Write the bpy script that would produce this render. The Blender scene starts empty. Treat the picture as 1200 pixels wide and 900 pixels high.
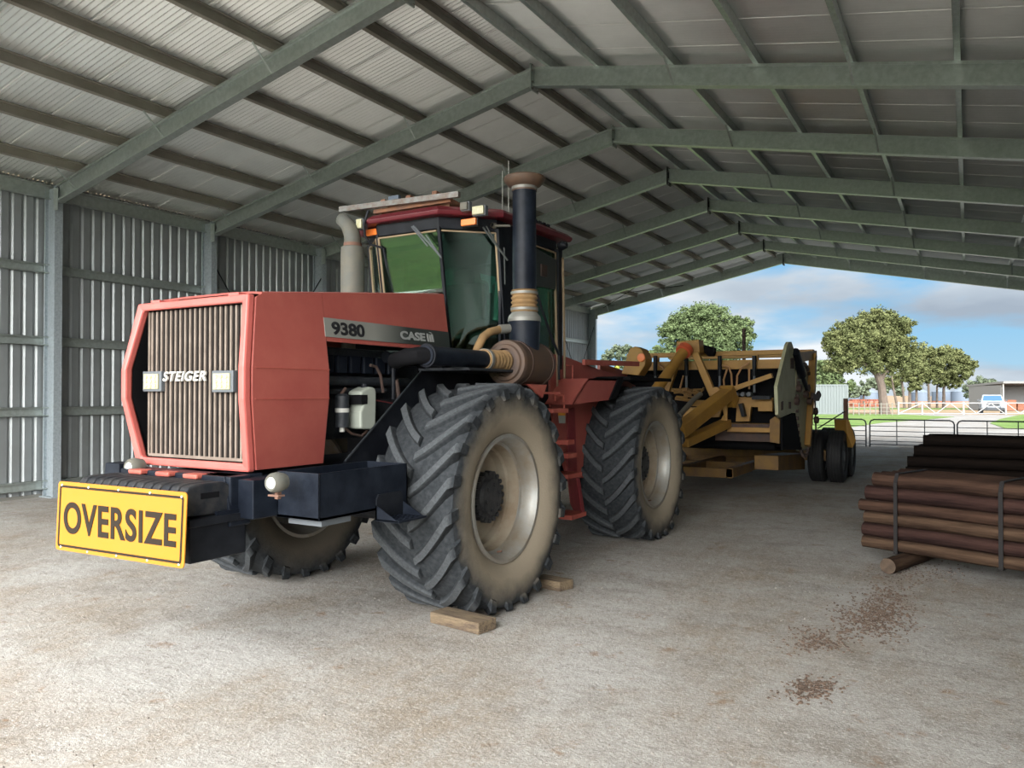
import bpy, math, random
from mathutils import Vector, Matrix, noise
random.seed(7)
C = bpy.context.scene.collection
R = math.radians

# ------------------------------------------------------------------ camera frame
F, TH, HY, HC = 902.73, 0.5349, 461.82, 1.7
ST, CT = math.sin(TH), math.cos(TH)

def ray(px, py):
    r = (px-600)/F; u = (HY-py)/F
    return Vector((-ST+r*CT, CT+r*ST, u))

def at(px, py, X=None, Y=None, Z=None, w=None):
    d = ray(px, py)
    if X is not None: t = X/d.x
    elif Y is not None: t = Y/d.y
    elif Z is not None: t = (Z-HC)/d.z
    else: t = w
    return Vector((d.x*t, d.y*t, HC+d.z*t))

# ------------------------------------------------------------------ materials
MATS = {}
def mat(name, color, rough=.7, metal=0., noise_amt=0., nscale=8., color2=None, bump=0., bscale=30., alpha=None, emit=None, spec=None, stretch=None):
    m = bpy.data.materials.new(name); m.use_nodes = True
    nt = m.node_tree; N = nt.nodes; L = nt.links
    b = N['Principled BSDF']
    b.inputs['Roughness'].default_value = rough
    b.inputs['Metallic'].default_value = metal
    if spec is not None: b.inputs['Specular IOR Level'].default_value = spec
    c = (*color, 1)
    b.inputs['Base Color'].default_value = c
    tc = N.new('ShaderNodeTexCoord')
    src = tc.outputs['Object']
    if stretch:
        mp = N.new('ShaderNodeMapping'); mp.inputs['Scale'].default_value = stretch
        L.new(src, mp.inputs['Vector']); src = mp.outputs['Vector']
    if noise_amt > 0 or color2:
        n = N.new('ShaderNodeTexNoise'); n.inputs['Scale'].default_value = nscale; n.inputs['Detail'].default_value = 6
        n.inputs['Roughness'].default_value = .65
        L.new(src, n.inputs['Vector'])
        rp = N.new('ShaderNodeValToRGB')
        rp.color_ramp.elements[0].position = .38; rp.color_ramp.elements[1].position = .66
        c2 = color2 if color2 else tuple(min(1, x*(1+noise_amt)) for x in color)
        c1 = color if color2 else tuple(x*(1-noise_amt) for x in color)
        rp.color_ramp.elements[0].color = (*c1, 1); rp.color_ramp.elements[1].color = (*c2, 1)
        L.new(n.outputs['Fac'], rp.inputs['Fac']); L.new(rp.outputs['Color'], b.inputs['Base Color'])
    if bump > 0:
        n2 = N.new('ShaderNodeTexNoise'); n2.inputs['Scale'].default_value = bscale; n2.inputs['Detail'].default_value = 5
        L.new(src, n2.inputs['Vector'])
        bp = N.new('ShaderNodeBump'); bp.inputs['Strength'].default_value = bump; bp.inputs['Distance'].default_value = .02
        L.new(n2.outputs['Fac'], bp.inputs['Height']); L.new(bp.outputs['Normal'], b.inputs['Normal'])
    if emit: 
        b.inputs['Emission Color'].default_value = (*color, 1); b.inputs['Emission Strength'].default_value = emit
    MATS[name] = m
    return m

mat('red_paint', (0.2820,0.0624,0.0504), .5, noise_amt=0, color2=(0.3240,0.0816,0.0624), nscale=3, bump=.03, bscale=60)
mat('red_frame', (0.4560,0.0984,0.0816), .45, color2=(0.5040,0.1200,0.1020), nscale=4)
mat('dark_red', (.17,.020,.026), .5, color2=(.21,.04,.04), nscale=4)
mat('tread_red', (0.3570,0.0680,0.0510), .6, color2=(0.3910,0.1105,0.0765), nscale=10)
mat('black_steel', (.006,.007,.010), .45, color2=(.014,.016,.020), nscale=5, bump=.04, spec=.18)
mat('blue_steel', (.005,.007,.012), .45, color2=(.012,.016,.024), nscale=7, bump=.04, spec=.18)
mat('flat_black', (.006,.006,.007), .9, spec=.1)
mat('engine_black', (.010,.013,.018), .6, color2=(.028,.031,.035), nscale=14, bump=.3, bscale=18)
mat('weight_black', (.009,.011,.015), .6, color2=(.035,.034,.034), nscale=9, bump=.1, spec=.3)
mat('grille_slat', (.13,.102,.08), .7, color2=(.20,.16,.13), nscale=6)
mat('grille_dark', (.022,.017,.014), .85)
mat('lamp_grey', (.09,.10,.11), .5)
mat('lens_yellow', (0.3840,0.3680,0.2000), .25, color2=(0.4400,0.4240,0.3040), nscale=40)
mat('lens_clear', (.36,.38,.35), .2, color2=(.8,.8,.75), nscale=30)
mat('chrome_letter', (0.4800,0.4720,0.4320), .35)
mat('strip_grey', (.17,.17,.15), .5, color2=(.20,.20,.18), nscale=4)
mat('strip_dark', (.030,.036,.034), .4)
mat('letter_black', (.012,.012,.014), .5)
mat('letter_grey', (.28,.29,.28), .5)
mat('tank_white', (0.3200,0.3440,0.2960), .35)
mat('sign_yellow', (0.4042,0.1551,0.0052), .55, color2=(0.3913,0.1551,0.0086), nscale=2)
mat('sign_black', (.026,.020,.015), .8, spec=.1)
mat('rim_silver', (.33,.33,.31), .52, metal=.5, color2=(.28,.23,.17), nscale=3.5)
mat('rim_dirty', (.22,.165,.11), .75, color2=(.29,.25,.19), nscale=4)
mat('hub_black', (.012,.013,.016), .55, color2=(.03,.03,.03), nscale=18, bump=.3, bscale=30)
mat('exhaust', (0.1275,0.1190,0.0935), .7, color2=(0.0978,0.1020,0.0918), nscale=6, bump=.05)
mat('exhaust_rust', (.16,.085,.06), .85)
mat('tan_rubber', (.27,.165,.07), .75, color2=(.21,.13,.06), nscale=12)
mat('canister_brown', (.11,.062,.035), .6, color2=(.075,.052,.042), nscale=5)
mat('galv_light', (0.2040,0.1997,0.1785), .5, metal=.3)
mat('seal_tan', (.24,.175,.105), .8)
mat('maroon', (0.0960,0.0072,0.0132), .38, color2=(0.1200,0.0150,0.0210), nscale=3)
mat('orange_lens', (.82,.20,.035), .35)
mat('rust_rack', (.20,.085,.04), .8, color2=(.12,.06,.04), nscale=12)
mat('bar_grey', (0.1870,0.1925,0.1870), .45, metal=.3, color2=(0.1210,0.0880,0.0660), nscale=14)
mat('cab_inside', (.02,.022,.022), .8)
mat('seat_grey', (.035,.04,.038), .85)
mat('pale_cyan', (.35,.75,.72), .5)
mat('yellow_machine', (.36,.195,.035), .55, color2=(.27,.14,.03), nscale=2.6, bump=.05)
mat('yellow_dark', (.20,.11,.024), .7, color2=(.13,.07,.03), nscale=4)
mat('cream_plate', (.42,.42,.27), .6, color2=(.33,.31,.19), nscale=3)
mat('brown_steel', (.075,.04,.028), .7, color2=(.045,.03,.026), nscale=6)
mat('hose_tan', (.32,.17,.07), .7)
mat('red_orange', (.55,.10,.04), .5)
mat('truck_rubber', (.012,.013,.015), .7, color2=(.02,.02,.02), nscale=10)
mat('galv', (.40,.44,.415), .38, metal=.65, color2=(.50,.55,.525), nscale=14)
mat('galv_blue', (.40,.45,.48), .42, metal=.35, color2=(.30,.34,.36), nscale=26)
mat('galv_brown', (.33,.31,.26), .6, metal=.3, color2=(.28,.26,.22), nscale=3)
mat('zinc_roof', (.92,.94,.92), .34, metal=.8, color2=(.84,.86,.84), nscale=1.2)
mat('lap_highlight', (.92,.92,.90), .4)  # near-white, so the sheet laps carry a painted highlight
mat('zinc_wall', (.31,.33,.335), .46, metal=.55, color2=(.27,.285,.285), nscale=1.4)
mat('block_wood', (0.2040,0.1487,0.0892), .9, color2=(0.0850,0.0595,0.0408), nscale=5, bump=.9, bscale=20, stretch=(0.8500,5.1000,5.1000))
mat('log_a', (0.0187,0.0098,0.0077), .9, color2=(0.0828,0.0462,0.0308), nscale=2.2, bump=.8, bscale=5, stretch=(.5,6,6), spec=.15)
mat('log_b', (0.0274,0.0154,0.0105), .9, color2=(0.1044,0.0644,0.0406), nscale=2.2, bump=.8, bscale=5, stretch=(.5,6,6), spec=.15)
mat('log_c', (0.0158,0.0077,0.0070), .9, color2=(0.0612,0.0315,0.0252), nscale=2.2, bump=.8, bscale=5, stretch=(.5,6,6), spec=.15)
mat('log_dark', (.006,.0045,.004), .9, color2=(.013,.009,.007), nscale=3, bump=.5, bscale=9, stretch=(.5,6,6), spec=.05)
mat('log_end', (.11,.075,.05), .9, color2=(.06,.04,.028), nscale=12)
mat('strap', (.022,.020,.020), .55, spec=.2)
mat('rail_steel', (.10,.11,.12), .5, metal=.3)
mat('white_paint', (0.2176,0.2176,0.2122), .6)
mat('container', (0.0843,0.0991,0.0991), .5)
mat('bark', (0.0816,0.0612,0.0469), .9, color2=(0.0490,0.0367,0.0286), nscale=2, bump=.4, bscale=6)
mat('silo', (0.0578,0.0782,0.1054), .6)
mat('silo_roof', (0.0884,0.1088,0.1326), .6)
mat('orange_plant', (0.1496,0.0408,0.0177), .7)
mat('car_white', (0.2040,0.2244,0.2448), .35)
mat('car_dark', (.02,.025,.03), .4)
mat('car_glass', (.03,.07,.14), .3, spec=.2)
mat('shed_grey', (0.1020,0.1020,0.0986), .6)
mat('shed_red', (.20,.07,.035), .7)
mat('chip', (.075,.052,.038), .9, color2=(.15,.10,.07), nscale=30)
mat('pebble', (.25,.225,.20), .9, color2=(.13,.11,.095), nscale=8)

def leafmat(name, c1, c2):
    m = bpy.data.materials.new(name); m.use_nodes = True; nt = m.node_tree; N = nt.nodes; L = nt.links
    b = N['Principled BSDF']; b.inputs['Roughness'].default_value = .8
    b.inputs['Specular IOR Level'].default_value = .2
    tc = N.new('ShaderNodeTexCoord'); n = N.new('ShaderNodeTexNoise'); n.inputs['Scale'].default_value = .9; n.inputs['Detail'].default_value = 8
    n.inputs['Roughness'].default_value = .8
    L.new(tc.outputs['Object'], n.inputs['Vector'])
    rp = N.new('ShaderNodeValToRGB'); rp.color_ramp.elements[0].position = .35; rp.color_ramp.elements[1].position = .65
    rp.color_ramp.elements[0].color = (*c1, 1); rp.color_ramp.elements[1].color = (*c2, 1)
    L.new(n.outputs['Fac'], rp.inputs['Fac']); L.new(rp.outputs['Color'], b.inputs['Base Color'])
    MATS[name] = m
leafmat('leaf_olive', (0.0326,0.0421,0.0129), (0.0925,0.0994,0.0380))
leafmat('leaf_green', (0.0272,0.0439,0.0163), (0.0816,0.1082,0.0439))
leafmat('leaf_grey', (0.0408,0.0556,0.0322), (0.0925,0.1111,0.0702))
leafmat('leaf_yellow', (0.1496,0.1700,0.0204), (0.2312,0.2516,0.0476))

def rubber(name, dusty=True):
    # dark tread, sandy dust caked on the sidewall ring (radius measured from the axle along local X)
    m = bpy.data.materials.new(name); m.use_nodes = True; nt = m.node_tree; N = nt.nodes; L = nt.links
    b = N['Principled BSDF']; b.inputs['Roughness'].default_value = .85; b.inputs['Specular IOR Level'].default_value = .3
    tc = N.new('ShaderNodeTexCoord'); sp = N.new('ShaderNodeSeparateXYZ'); L.new(tc.outputs['Object'], sp.inputs[0])
    cb = N.new('ShaderNodeCombineXYZ'); L.new(sp.outputs['Y'], cb.inputs['Y']); L.new(sp.outputs['Z'], cb.inputs['Z'])
    ln = N.new('ShaderNodeVectorMath'); ln.operation = 'LENGTH'; L.new(cb.outputs[0], ln.inputs[0])
    n = N.new('ShaderNodeTexNoise'); n.inputs['Scale'].default_value = 5; n.inputs['Detail'].default_value = 7
    L.new(tc.outputs['Object'], n.inputs['Vector'])
    ad = N.new('ShaderNodeMath'); ad.operation = 'MULTIPLY_ADD'; ad.inputs[1].default_value = .22; L.new(n.outputs['Fac'], ad.inputs[0]); L.new(ln.outputs['Value'], ad.inputs[2])
    mr = N.new('ShaderNodeMapRange'); mr.inputs['From Min'].default_value = .93; mr.inputs['From Max'].default_value = .74
    mr.inputs['To Min'].default_value = 0; mr.inputs['To Max'].default_value = 1
    L.new(ad.outputs[0], mr.inputs['Value'])
    n2 = N.new('ShaderNodeTexNoise'); n2.inputs['Scale'].default_value = 30; n2.inputs['Detail'].default_value = 9
    L.new(tc.outputs['Object'], n2.inputs['Vector'])
    rp = N.new('ShaderNodeValToRGB'); rp.color_ramp.elements[0].position = .35; rp.color_ramp.elements[1].position = .72
    rp.color_ramp.elements[0].color = (.015,.018,.021,1); rp.color_ramp.elements[1].color = (.036,.040,.044,1)
    L.new(n2.outputs['Fac'], rp.inputs['Fac'])
    wr = N.new('ShaderNodeMapRange'); wr.inputs['From Min'].default_value = .893; wr.inputs['From Max'].default_value = .908; L.new(ln.outputs['Value'], wr.inputs['Value'])
    n4 = N.new('ShaderNodeTexNoise'); n4.inputs['Scale'].default_value = 55; n4.inputs['Detail'].default_value = 6; L.new(tc.outputs['Object'], n4.inputs['Vector'])
    wm = N.new('ShaderNodeMath'); wm.operation = 'MULTIPLY'; L.new(wr.outputs[0], wm.inputs[0]); L.new(n4.outputs['Fac'], wm.inputs[1])
    wx = N.new('ShaderNodeMix'); wx.data_type = 'RGBA'; wx.inputs[7].default_value = (.085,.092,.098,1); L.new(wm.outputs[0], wx.inputs[0]); L.new(rp.outputs[0], wx.inputs[6])
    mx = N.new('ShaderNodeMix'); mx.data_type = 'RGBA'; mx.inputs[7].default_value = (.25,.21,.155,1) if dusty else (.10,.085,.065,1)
    L.new(mr.outputs[0], mx.inputs[0]); L.new(wx.outputs[2], mx.inputs[6]); L.new(mx.outputs[2], b.inputs['Base Color'])
    bp = N.new('ShaderNodeBump'); bp.inputs['Strength'].default_value = .25; bp.inputs['Distance'].default_value = .01
    n3 = N.new('ShaderNodeTexNoise'); n3.inputs['Scale'].default_value = 60; L.new(tc.outputs['Object'], n3.inputs['Vector'])
    L.new(n3.outputs['Fac'], bp.inputs['Height']); L.new(bp.outputs[0], b.inputs['Normal'])
    MATS[name] = m
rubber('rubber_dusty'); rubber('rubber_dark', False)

def glassmat(name, tint, refl=.25):
    m = bpy.data.materials.new(name); m.use_nodes = True; nt = m.node_tree; N = nt.nodes; L = nt.links
    N.remove(N['Principled BSDF']); out = N['Material Output']
    t = N.new('ShaderNodeBsdfTransparent'); t.inputs['Color'].default_value = (*tint, 1)
    g = N.new('ShaderNodeBsdfGlossy'); g.inputs['Roughness'].default_value = .015; g.inputs['Color'].default_value = (.85,1,.92,1)
    lw = N.new('ShaderNodeLayerWeight'); lw.inputs['Blend'].default_value = .3
    mr = N.new('ShaderNodeMapRange'); mr.inputs['To Min'].default_value = refl; mr.inputs['To Max'].default_value = .9
    L.new(lw.outputs['Fresnel'], mr.inputs['Value'])
    mx = N.new('ShaderNodeMixShader'); L.new(mr.outputs[0], mx.inputs[0]); L.new(t.outputs[0], mx.inputs[1]); L.new(g.outputs[0], mx.inputs[2])
    L.new(mx.outputs[0], out.inputs['Surface'])
    MATS[name] = m
glassmat('cab_glass', (.34,.52,.46), .10)

def groundmat(name, base, light, dark, stain, gscale=1.0):
    m = bpy.data.materials.new(name); m.use_nodes = True; nt = m.node_tree; N = nt.nodes; L = nt.links
    b = N['Principled BSDF']; b.inputs['Roughness'].default_value = .95; b.inputs['Specular IOR Level'].default_value = .15
    tc = N.new('ShaderNodeTexCoord')
    def nz(scale, det=8, ro=.65, st=(1,1,1)):
        mp = N.new('ShaderNodeMapping'); mp.inputs['Scale'].default_value = st; L.new(tc.outputs['Object'], mp.inputs['Vector'])
        n = N.new('ShaderNodeTexNoise'); n.inputs['Scale'].default_value = scale*gscale; n.inputs['Detail'].default_value = det; n.inputs['Roughness'].default_value = ro
        L.new(mp.outputs[0], n.inputs['Vector']); return n.outputs['Fac']
    def ramp(fac, a, z):
        mr = N.new('ShaderNodeMapRange'); mr.inputs['From Min'].default_value = a; mr.inputs['From Max'].default_value = z; L.new(fac, mr.inputs['Value']); return mr.outputs[0]
    def mix(fac, a, c):
        mx = N.new('ShaderNodeMix'); mx.data_type = 'RGBA'; L.new(fac, mx.inputs[0])
        if isinstance(a, tuple): mx.inputs[6].default_value = (*a, 1)
        else: L.new(a, mx.inputs[6])
        mx.inputs[7].default_value = (*c, 1); return mx.outputs[2]
    def mul(a, v):
        mm = N.new('ShaderNodeMath'); mm.operation = 'MULTIPLY'; L.new(a, mm.inputs[0])
        if isinstance(v, float): mm.inputs[1].default_value = v
        else: L.new(v, mm.inputs[1])
        return mm.outputs[0]
    c = mix(ramp(nz(.55), .38, .58), base, light)
    c = mix(mul(ramp(nz(.9, 9, .7, (1,.55,1)), .47, .62), .85), c, stain)
    c = mix(mul(ramp(nz(1.7, 10, .75, (.6,1,1)), .50, .65), .65), c, dark)
    c = mix(mul(ramp(nz(6, 10, .8, (1,.5,1)), .47, .66), .7), c, light)
    c = mix(mul(ramp(nz(14, 9, .9), .50, .62), .75), c, dark)
    c = mix(mul(ramp(nz(45, 5, .8), .50, .64), .65), c, tuple(min(1, v*1.35) for v in light))
    c = mix(mul(ramp(nz(70, 4, .8), .56, .68), .7), c, tuple(v*.6 for v in dark))
    c = mix(mul(ramp(nz(3.1, 9, .75), .59, .66), .75), c, tuple(v*a for v, a in zip(stain, (.85,.68,.55))))
    L.new(c, b.inputs['Base Color'])
    bp = N.new('ShaderNodeBump'); bp.inputs['Strength'].default_value = .55; bp.inputs['Distance'].default_value = .03
    bp2 = N.new('ShaderNodeBump'); bp2.inputs['Strength'].default_value = .6; bp2.inputs['Distance'].default_value = .012
    L.new(nz(9, 8, .7), bp.inputs['Height']); L.new(nz(60, 4, .7), bp2.inputs['Height']); L.new(bp.outputs[0], bp2.inputs['Normal'])
    L.new(bp2.outputs[0], b.inputs['Normal'])
    MATS[name] = m
groundmat('shed_floor', (.31,.28,.245), (.41,.395,.37), (.18,.157,.13), (.27,.22,.165))
groundmat('gravel', (0.1406,0.1384,0.1332), (0.1665,0.1643,0.1591), (0.1147,0.1073,0.0962), (0.1295,0.1147,0.0962), .6)
groundmat('bounce_gravel', (.66,.65,.62), (.74,.73,.70), (.58,.55,.51), (.60,.56,.50), .6)  # far paler than the yard, to bounce light up under the roof
groundmat('dirt', (0.1480,0.0962,0.0629), (0.1924,0.1406,0.0962), (0.1184,0.0740,0.0481), (0.1110,0.1036,0.0444), .15)
groundmat('grass_mat', (0.0407,0.0777,0.0163), (0.0888,0.1406,0.0370), (0.0259,0.0518,0.0118), (0.1110,0.1332,0.0444), .7)

# ------------------------------------------------------------------ mesh builder
class MB:
    def __init__(s): s.v = []; s.f = []
    def add(s, vs, fs):
        b = len(s.v); s.v += [tuple(x) for x in vs]; s.f += [tuple(b+i for i in f) for f in fs]; return s
    def hull(s, bot, top):
        n = len(bot); vs = list(bot)+list(top)
        fs = [tuple(range(n-1, -1, -1)), tuple(range(n, 2*n))]
        for i in range(n): j = (i+1) % n; fs.append((i, j, n+j, n+i))
        return s.add(vs, fs)
    def box(s, x0, x1, y0, y1, z0, z1):
        return s.hull([(x0,y0,z0),(x1,y0,z0),(x1,y1,z0),(x0,y1,z0)], [(x0,y0,z1),(x1,y0,z1),(x1,y1,z1),(x0,y1,z1)])
    def prism(s, pts, ext):
        e = Vector(ext); return s.hull([Vector(p) for p in pts], [Vector(p)+e for p in pts])
    def bar(s, p0, p1, w, h=None, up=(0,0,1)):
        p0 = Vector(p0); p1 = Vector(p1); d = (p1-p0).normalized(); h = h or w
        u = Vector(up); a = d.cross(u)
        if a.length < 1e-4: a = d.cross(Vector((0,1,0)))
        a.normalize(); c = a.cross(d).normalized(); a = a*w/2; c = c*h/2
        return s.hull([p0-a-c, p0+a-c, p0+a+c, p0-a+c], [p1-a-c, p1+a-c, p1+a+c, p1-a+c])
    def tube(s, pts, r, n=10, caps=True, rs=None):
        pts = [Vector(p) for p in pts]; m = len(pts); rings = []
        t0 = (pts[1]-pts[0]).normalized(); ref = Vector((0,0,1)) if abs(t0.z) < .9 else Vector((0,1,0))
        a = t0.cross(ref).normalized()
        vs = []
        for i, p in enumerate(pts):
            t = (pts[min(i+1, m-1)]-pts[max(i-1, 0)]).normalized()
            a = (a - t*a.dot(t)).normalized(); b = t.cross(a)
            rr = rs[i] if rs else r
            for k in range(n):
                th = 2*math.pi*k/n; vs.append(p+a*math.cos(th)*rr+b*math.sin(th)*rr)
        fs = []
        for i in range(m-1):
            for k in range(n):
                k2 = (k+1) % n; fs.append((i*n+k, i*n+k2, (i+1)*n+k2, (i+1)*n+k))
        if caps: fs.append(tuple(range(n-1, -1, -1))); fs.append(tuple((m-1)*n+k for k in range(n)))
        return s.add(vs, fs)
    def lathe(s, prof, c, axis='Z', n=32, a0=0, closed=False):
        # prof: list of (axial, radius)
        c = Vector(c); vs = []
        for (a, r) in prof:
            for k in range(n):
                th = a0+2*math.pi*k/n; x, y = math.cos(th)*r, math.sin(th)*r
                vs.append(c+(Vector((x,y,a)) if axis == 'Z' else Vector((a,x,y)) if axis == 'X' else Vector((y,a,x))))
        fs = []; m = len(prof)
        for i in range(m if closed else m-1):
            i2 = (i+1) % m
            for k in range(n):
                k2 = (k+1) % n; fs.append((i*n+k, i*n+k2, i2*n+k2, i2*n+k))
        return s.add(vs, fs)
    def grid(s, rows):
        n = len(rows[0]); vs = [p for r in rows for p in r]; fs = []
        for i in range(len(rows)-1):
            for j in range(n-1): fs.append((i*n+j, i*n+j+1, (i+1)*n+j+1, (i+1)*n+j))
        return s.add(vs, fs)

ORG = {}
def obj(name, mb, m, parent=None, origin=None, smooth=False, bevel=0., solid=0., soff=0., subsurf=0):
    po = ORG[parent.name] if parent else Vector((0,0,0))
    if origin is None: origin = po if parent else Vector((0,0,0))
    origin = Vector(origin)
    me = bpy.data.meshes.new(name)
    me.from_pydata([tuple(Vector(v)-origin) for v in mb.v], [], mb.f); me.update()
    import bmesh
    bm = bmesh.new(); bm.from_mesh(me); bmesh.ops.recalc_face_normals(bm, faces=bm.faces); bm.to_mesh(me); bm.free()
    me.materials.append(MATS[m])
    o = bpy.data.objects.new(name, me); C.objects.link(o)
    if smooth:
        for p in me.polygons: p.use_smooth = True
        me.set_sharp_from_angle(angle=R(38))
    if solid:
        md = o.modifiers.new('thick', 'SOLIDIFY'); md.thickness = solid; md.offset = soff
    if bevel:
        md = o.modifiers.new('edge', 'BEVEL'); md.width = bevel; md.segments = 2; md.limit_method = 'ANGLE'; md.angle_limit = R(40)
    if parent: o.parent = parent
    o.location = origin-po
    ORG[o.name] = origin
    return o

def thing(name, label, cat, loc, group=None):
    o = bpy.data.objects.new(name, None); C.objects.link(o); o.location = loc; o.empty_display_size = .2
    o['label'] = label; o['category'] = cat
    if group: o['group'] = group
    ORG[o.name] = Vector(loc); return o
def tag(o, label, cat, group=None, kind=None):
    o['label'] = label; o['category'] = cat
    if group: o['group'] = group
    if kind: o['kind'] = kind
    return o
def struct(o, label=None):
    o['kind'] = 'structure'
    if label: o['label'] = label
    return o

def text_mb(body, p0, xdir, zdir, height, width=None, bold=0., depth=.004, shear=0., spacing=1.):
    """Letters as a solid mesh: p0 lower-left corner, xdir reading direction, zdir up."""
    cu = bpy.data.curves.new('t', 'FONT'); cu.body = body; cu.size = 1; cu.offset = bold; cu.extrude = .5; cu.shear = shear; cu.space_character = spacing
    o = bpy.data.objects.new('t', cu); C.objects.link(o)
    bpy.context.view_layer.update()
    me = o.to_mesh()
    xs = [v.co.x for v in me.vertices]; ys = [v.co.y for v in me.vertices]
    x0, x1, y0, y1 = min(xs), max(xs), min(ys), max(ys)
    sy = height/(y1-y0); sx = (width/(x1-x0)) if width else sy
    X = Vector(xdir).normalized(); Z = Vector(zdir).normalized(); Nn = X.cross(Z).normalized()
    mb = MB()
    vs = [Vector(p0)+X*((v.co.x-x0)*sx)+Z*((v.co.y-y0)*sy)+Nn*(v.co.z*depth) for v in me.vertices]
    mb.add(vs, [tuple(p.vertices) for p in me.polygons])
    o.to_mesh_clear(); bpy.data.objects.remove(o); bpy.data.curves.remove(cu)
    return mb

# ------------------------------------------------------------------ the shed
Y0, B, XR, HRB, HRT, XE, HEB = 4.041, 3.0448, -5.617, 1.7+4.639, 1.7+4.923, -12.886, 1.7+3.149
TB = math.tan(R(11.58)); XRE = 2*XR-XE           # right eave
def fy(k): return Y0+B*k
KS = list(range(-2, 9))
YF, YB = fy(-2)-.12, fy(8)+.12
def rtop(x): return HRT-abs(x-XR)*TB             # top of rafter
WX = XE-.34                                       # wall plane, outside of columns

# floor
mb = MB().grid([[(x, y, 0) for x in [-14, -9, -4, 1, 2.4]] for y in [YF-3, 6, 13, 20, 28.9]])
struct(obj('floor', mb, 'shed_floor'))

def rafter_mb(y, sgn):
    mb = MB(); hw = .062
    xa, xb = XR+sgn*.012, XR+sgn*(abs(XE-XR)-.02)
    def P(x, y_, dz): return Vector((x, y_, rtop(x)+dz))
    D = -(HRT-HRB)
    th = .006
    for (ya, yb, d0, d1) in [(y-th, y+th, 0, D), (y-hw, y+hw, 0, -.014), (y-hw, y+hw, D+.014, D), (y-hw-.003, y-hw+.003, 0, -.035), (y-hw-.003, y-hw+.003, D+.035, D), (y+hw-.003, y+hw+.003, 0, -.035), (y+hw-.003, y+hw+.003, D+.035, D)]:
        mb.hull([P(xa, ya, d1), P(xb, ya, d1), P(xb, yb, d1), P(xa, yb, d1)], [P(xa, ya, d0), P(xb, ya, d0), P(xb, yb, d0), P(xa, yb, d0)])
    return mb
PURL = [.30, 1.08, 2.20, 3.32, 4.44, 5.56, 6.68]
def column_mb(x, y, top, s):
    mb = MB(); x0, x1 = (x-.30, x) if s < 0 else (x, x+.30)
    mb.box(x0, x1, y-.006, y+.006, 0, top)
    for xx in (x0, x1):
        mb.box(xx-.006, xx+.006, y-.065, y+.065, 0, top)
    for yy in (y-.065, y+.065):
        mb.box(x0, x0+.03, yy-.003, yy+.003, 0, top); mb.box(x1-.03, x1, yy-.003, yy+.003, 0, top)
    mb.box(x0-.02, x1+.03, y-.11, y+.11, 0, .02)
    return mb
for k in KS:
    y = fy(k)
    for s, xe in ((-1, XE), (1, XRE)):
        e = obj('rafter_beam', rafter_mb(y, s), 'galv'); struct(e)
        # fly braces and bolted knee plate belong to this rafter
        for i in (2, 4, 6):
            x = XR+s*PURL[i]
            obj('fly_brace', MB().bar((x-s*.02, y-.42, rtop(x)+.02), (x, y-.065, rtop(x)-.27), .03, .006).bar((x-s*.02, y+.42, rtop(x)+.02), (x, y+.065, rtop(x)-.27), .03, .006) if 0 <= k else MB().bar((x-s*.02, y+.42, rtop(x)+.02), (x, y+.065, rtop(x)-.27), .03, .006), 'galv', e)
        top = rtop(xe)-.02
        c = obj('column', column_mb(xe, y, top, s), 'galv_blue'); struct(c)
        kn = MB().box(xe-.02 if s < 0 else xe-.10, xe+.10 if s < 0 else xe+.02, y-.075, y-.066, rtop(xe)-.42, rtop(xe)-.06)
        obj('knee_plate', kn, 'galv', c)
    # apex plate with bolts
    ap = MB().box(XR-.010, XR+.010, y-.12, y+.12, HRB-.07, HRT+.035)
    a = obj('apex_plate', ap, 'black_steel' if k > 3 else 'galv'); struct(a)
    bt = MB()
    for dz in (-.05, .05, .22, .30):
        for dy in (-.08, .08): bt.lathe([(.01,.0),(.01,.016),(.028,.016),(.028,0)], (XR, y+dy, HRB+dz), 'X', 6)
    obj('bolt', bt, 'galv_light', a)

# purlins : C sections on top of the rafters
PD = .15
def purlin_mb(x, s, d=PD, z=None, lip=.02):
    mb = MB(); zb = rtop(x) if z is None else z
    sl = -s*TB if z is None else 0
    def Q(dx, dz): return (x+dx, zb+dx*sl+dz)
    t = .006; W = .06
    secs = [(0, t, 0, d), (-s*W, 0, 0, t), (-s*W, 0, d-t, d), (-s*W, -s*(W-t), 0, lip), (-s*W, -s*(W-t), d-lip, d)]
    for (a, b_, z0, z1) in secs:
        p = [Q(a, z0), Q(b_, z0), Q(b_, z1), Q(a, z1)]
        mb.hull([(q[0], YF, q[1]) for q in p], [(q[0], YB, q[1]) for q in p])
    return mb
for s in (-1, 1):
    for i, dd in enumerate(PURL):
        struct(obj('purlin_beam', purlin_mb(XR+s*dd, s), 'galv_brown' if s < 0 else 'galv'))
    # eave strut
    x = XR+s*(abs(XE-XR)+.28); zz = rtop(x)-.10
    struct(obj('eave_beam', MB().box(x-.005, x+.005, YF, YB, zz-.04, zz+.19).box(min(x, x-s*.07), max(x, x-s*.07), YF, YB, zz-.04, zz-.033).box(min(x, x-s*.07), max(x, x-s*.07), YF, YB, zz+.183, zz+.19), 'galv'))

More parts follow.
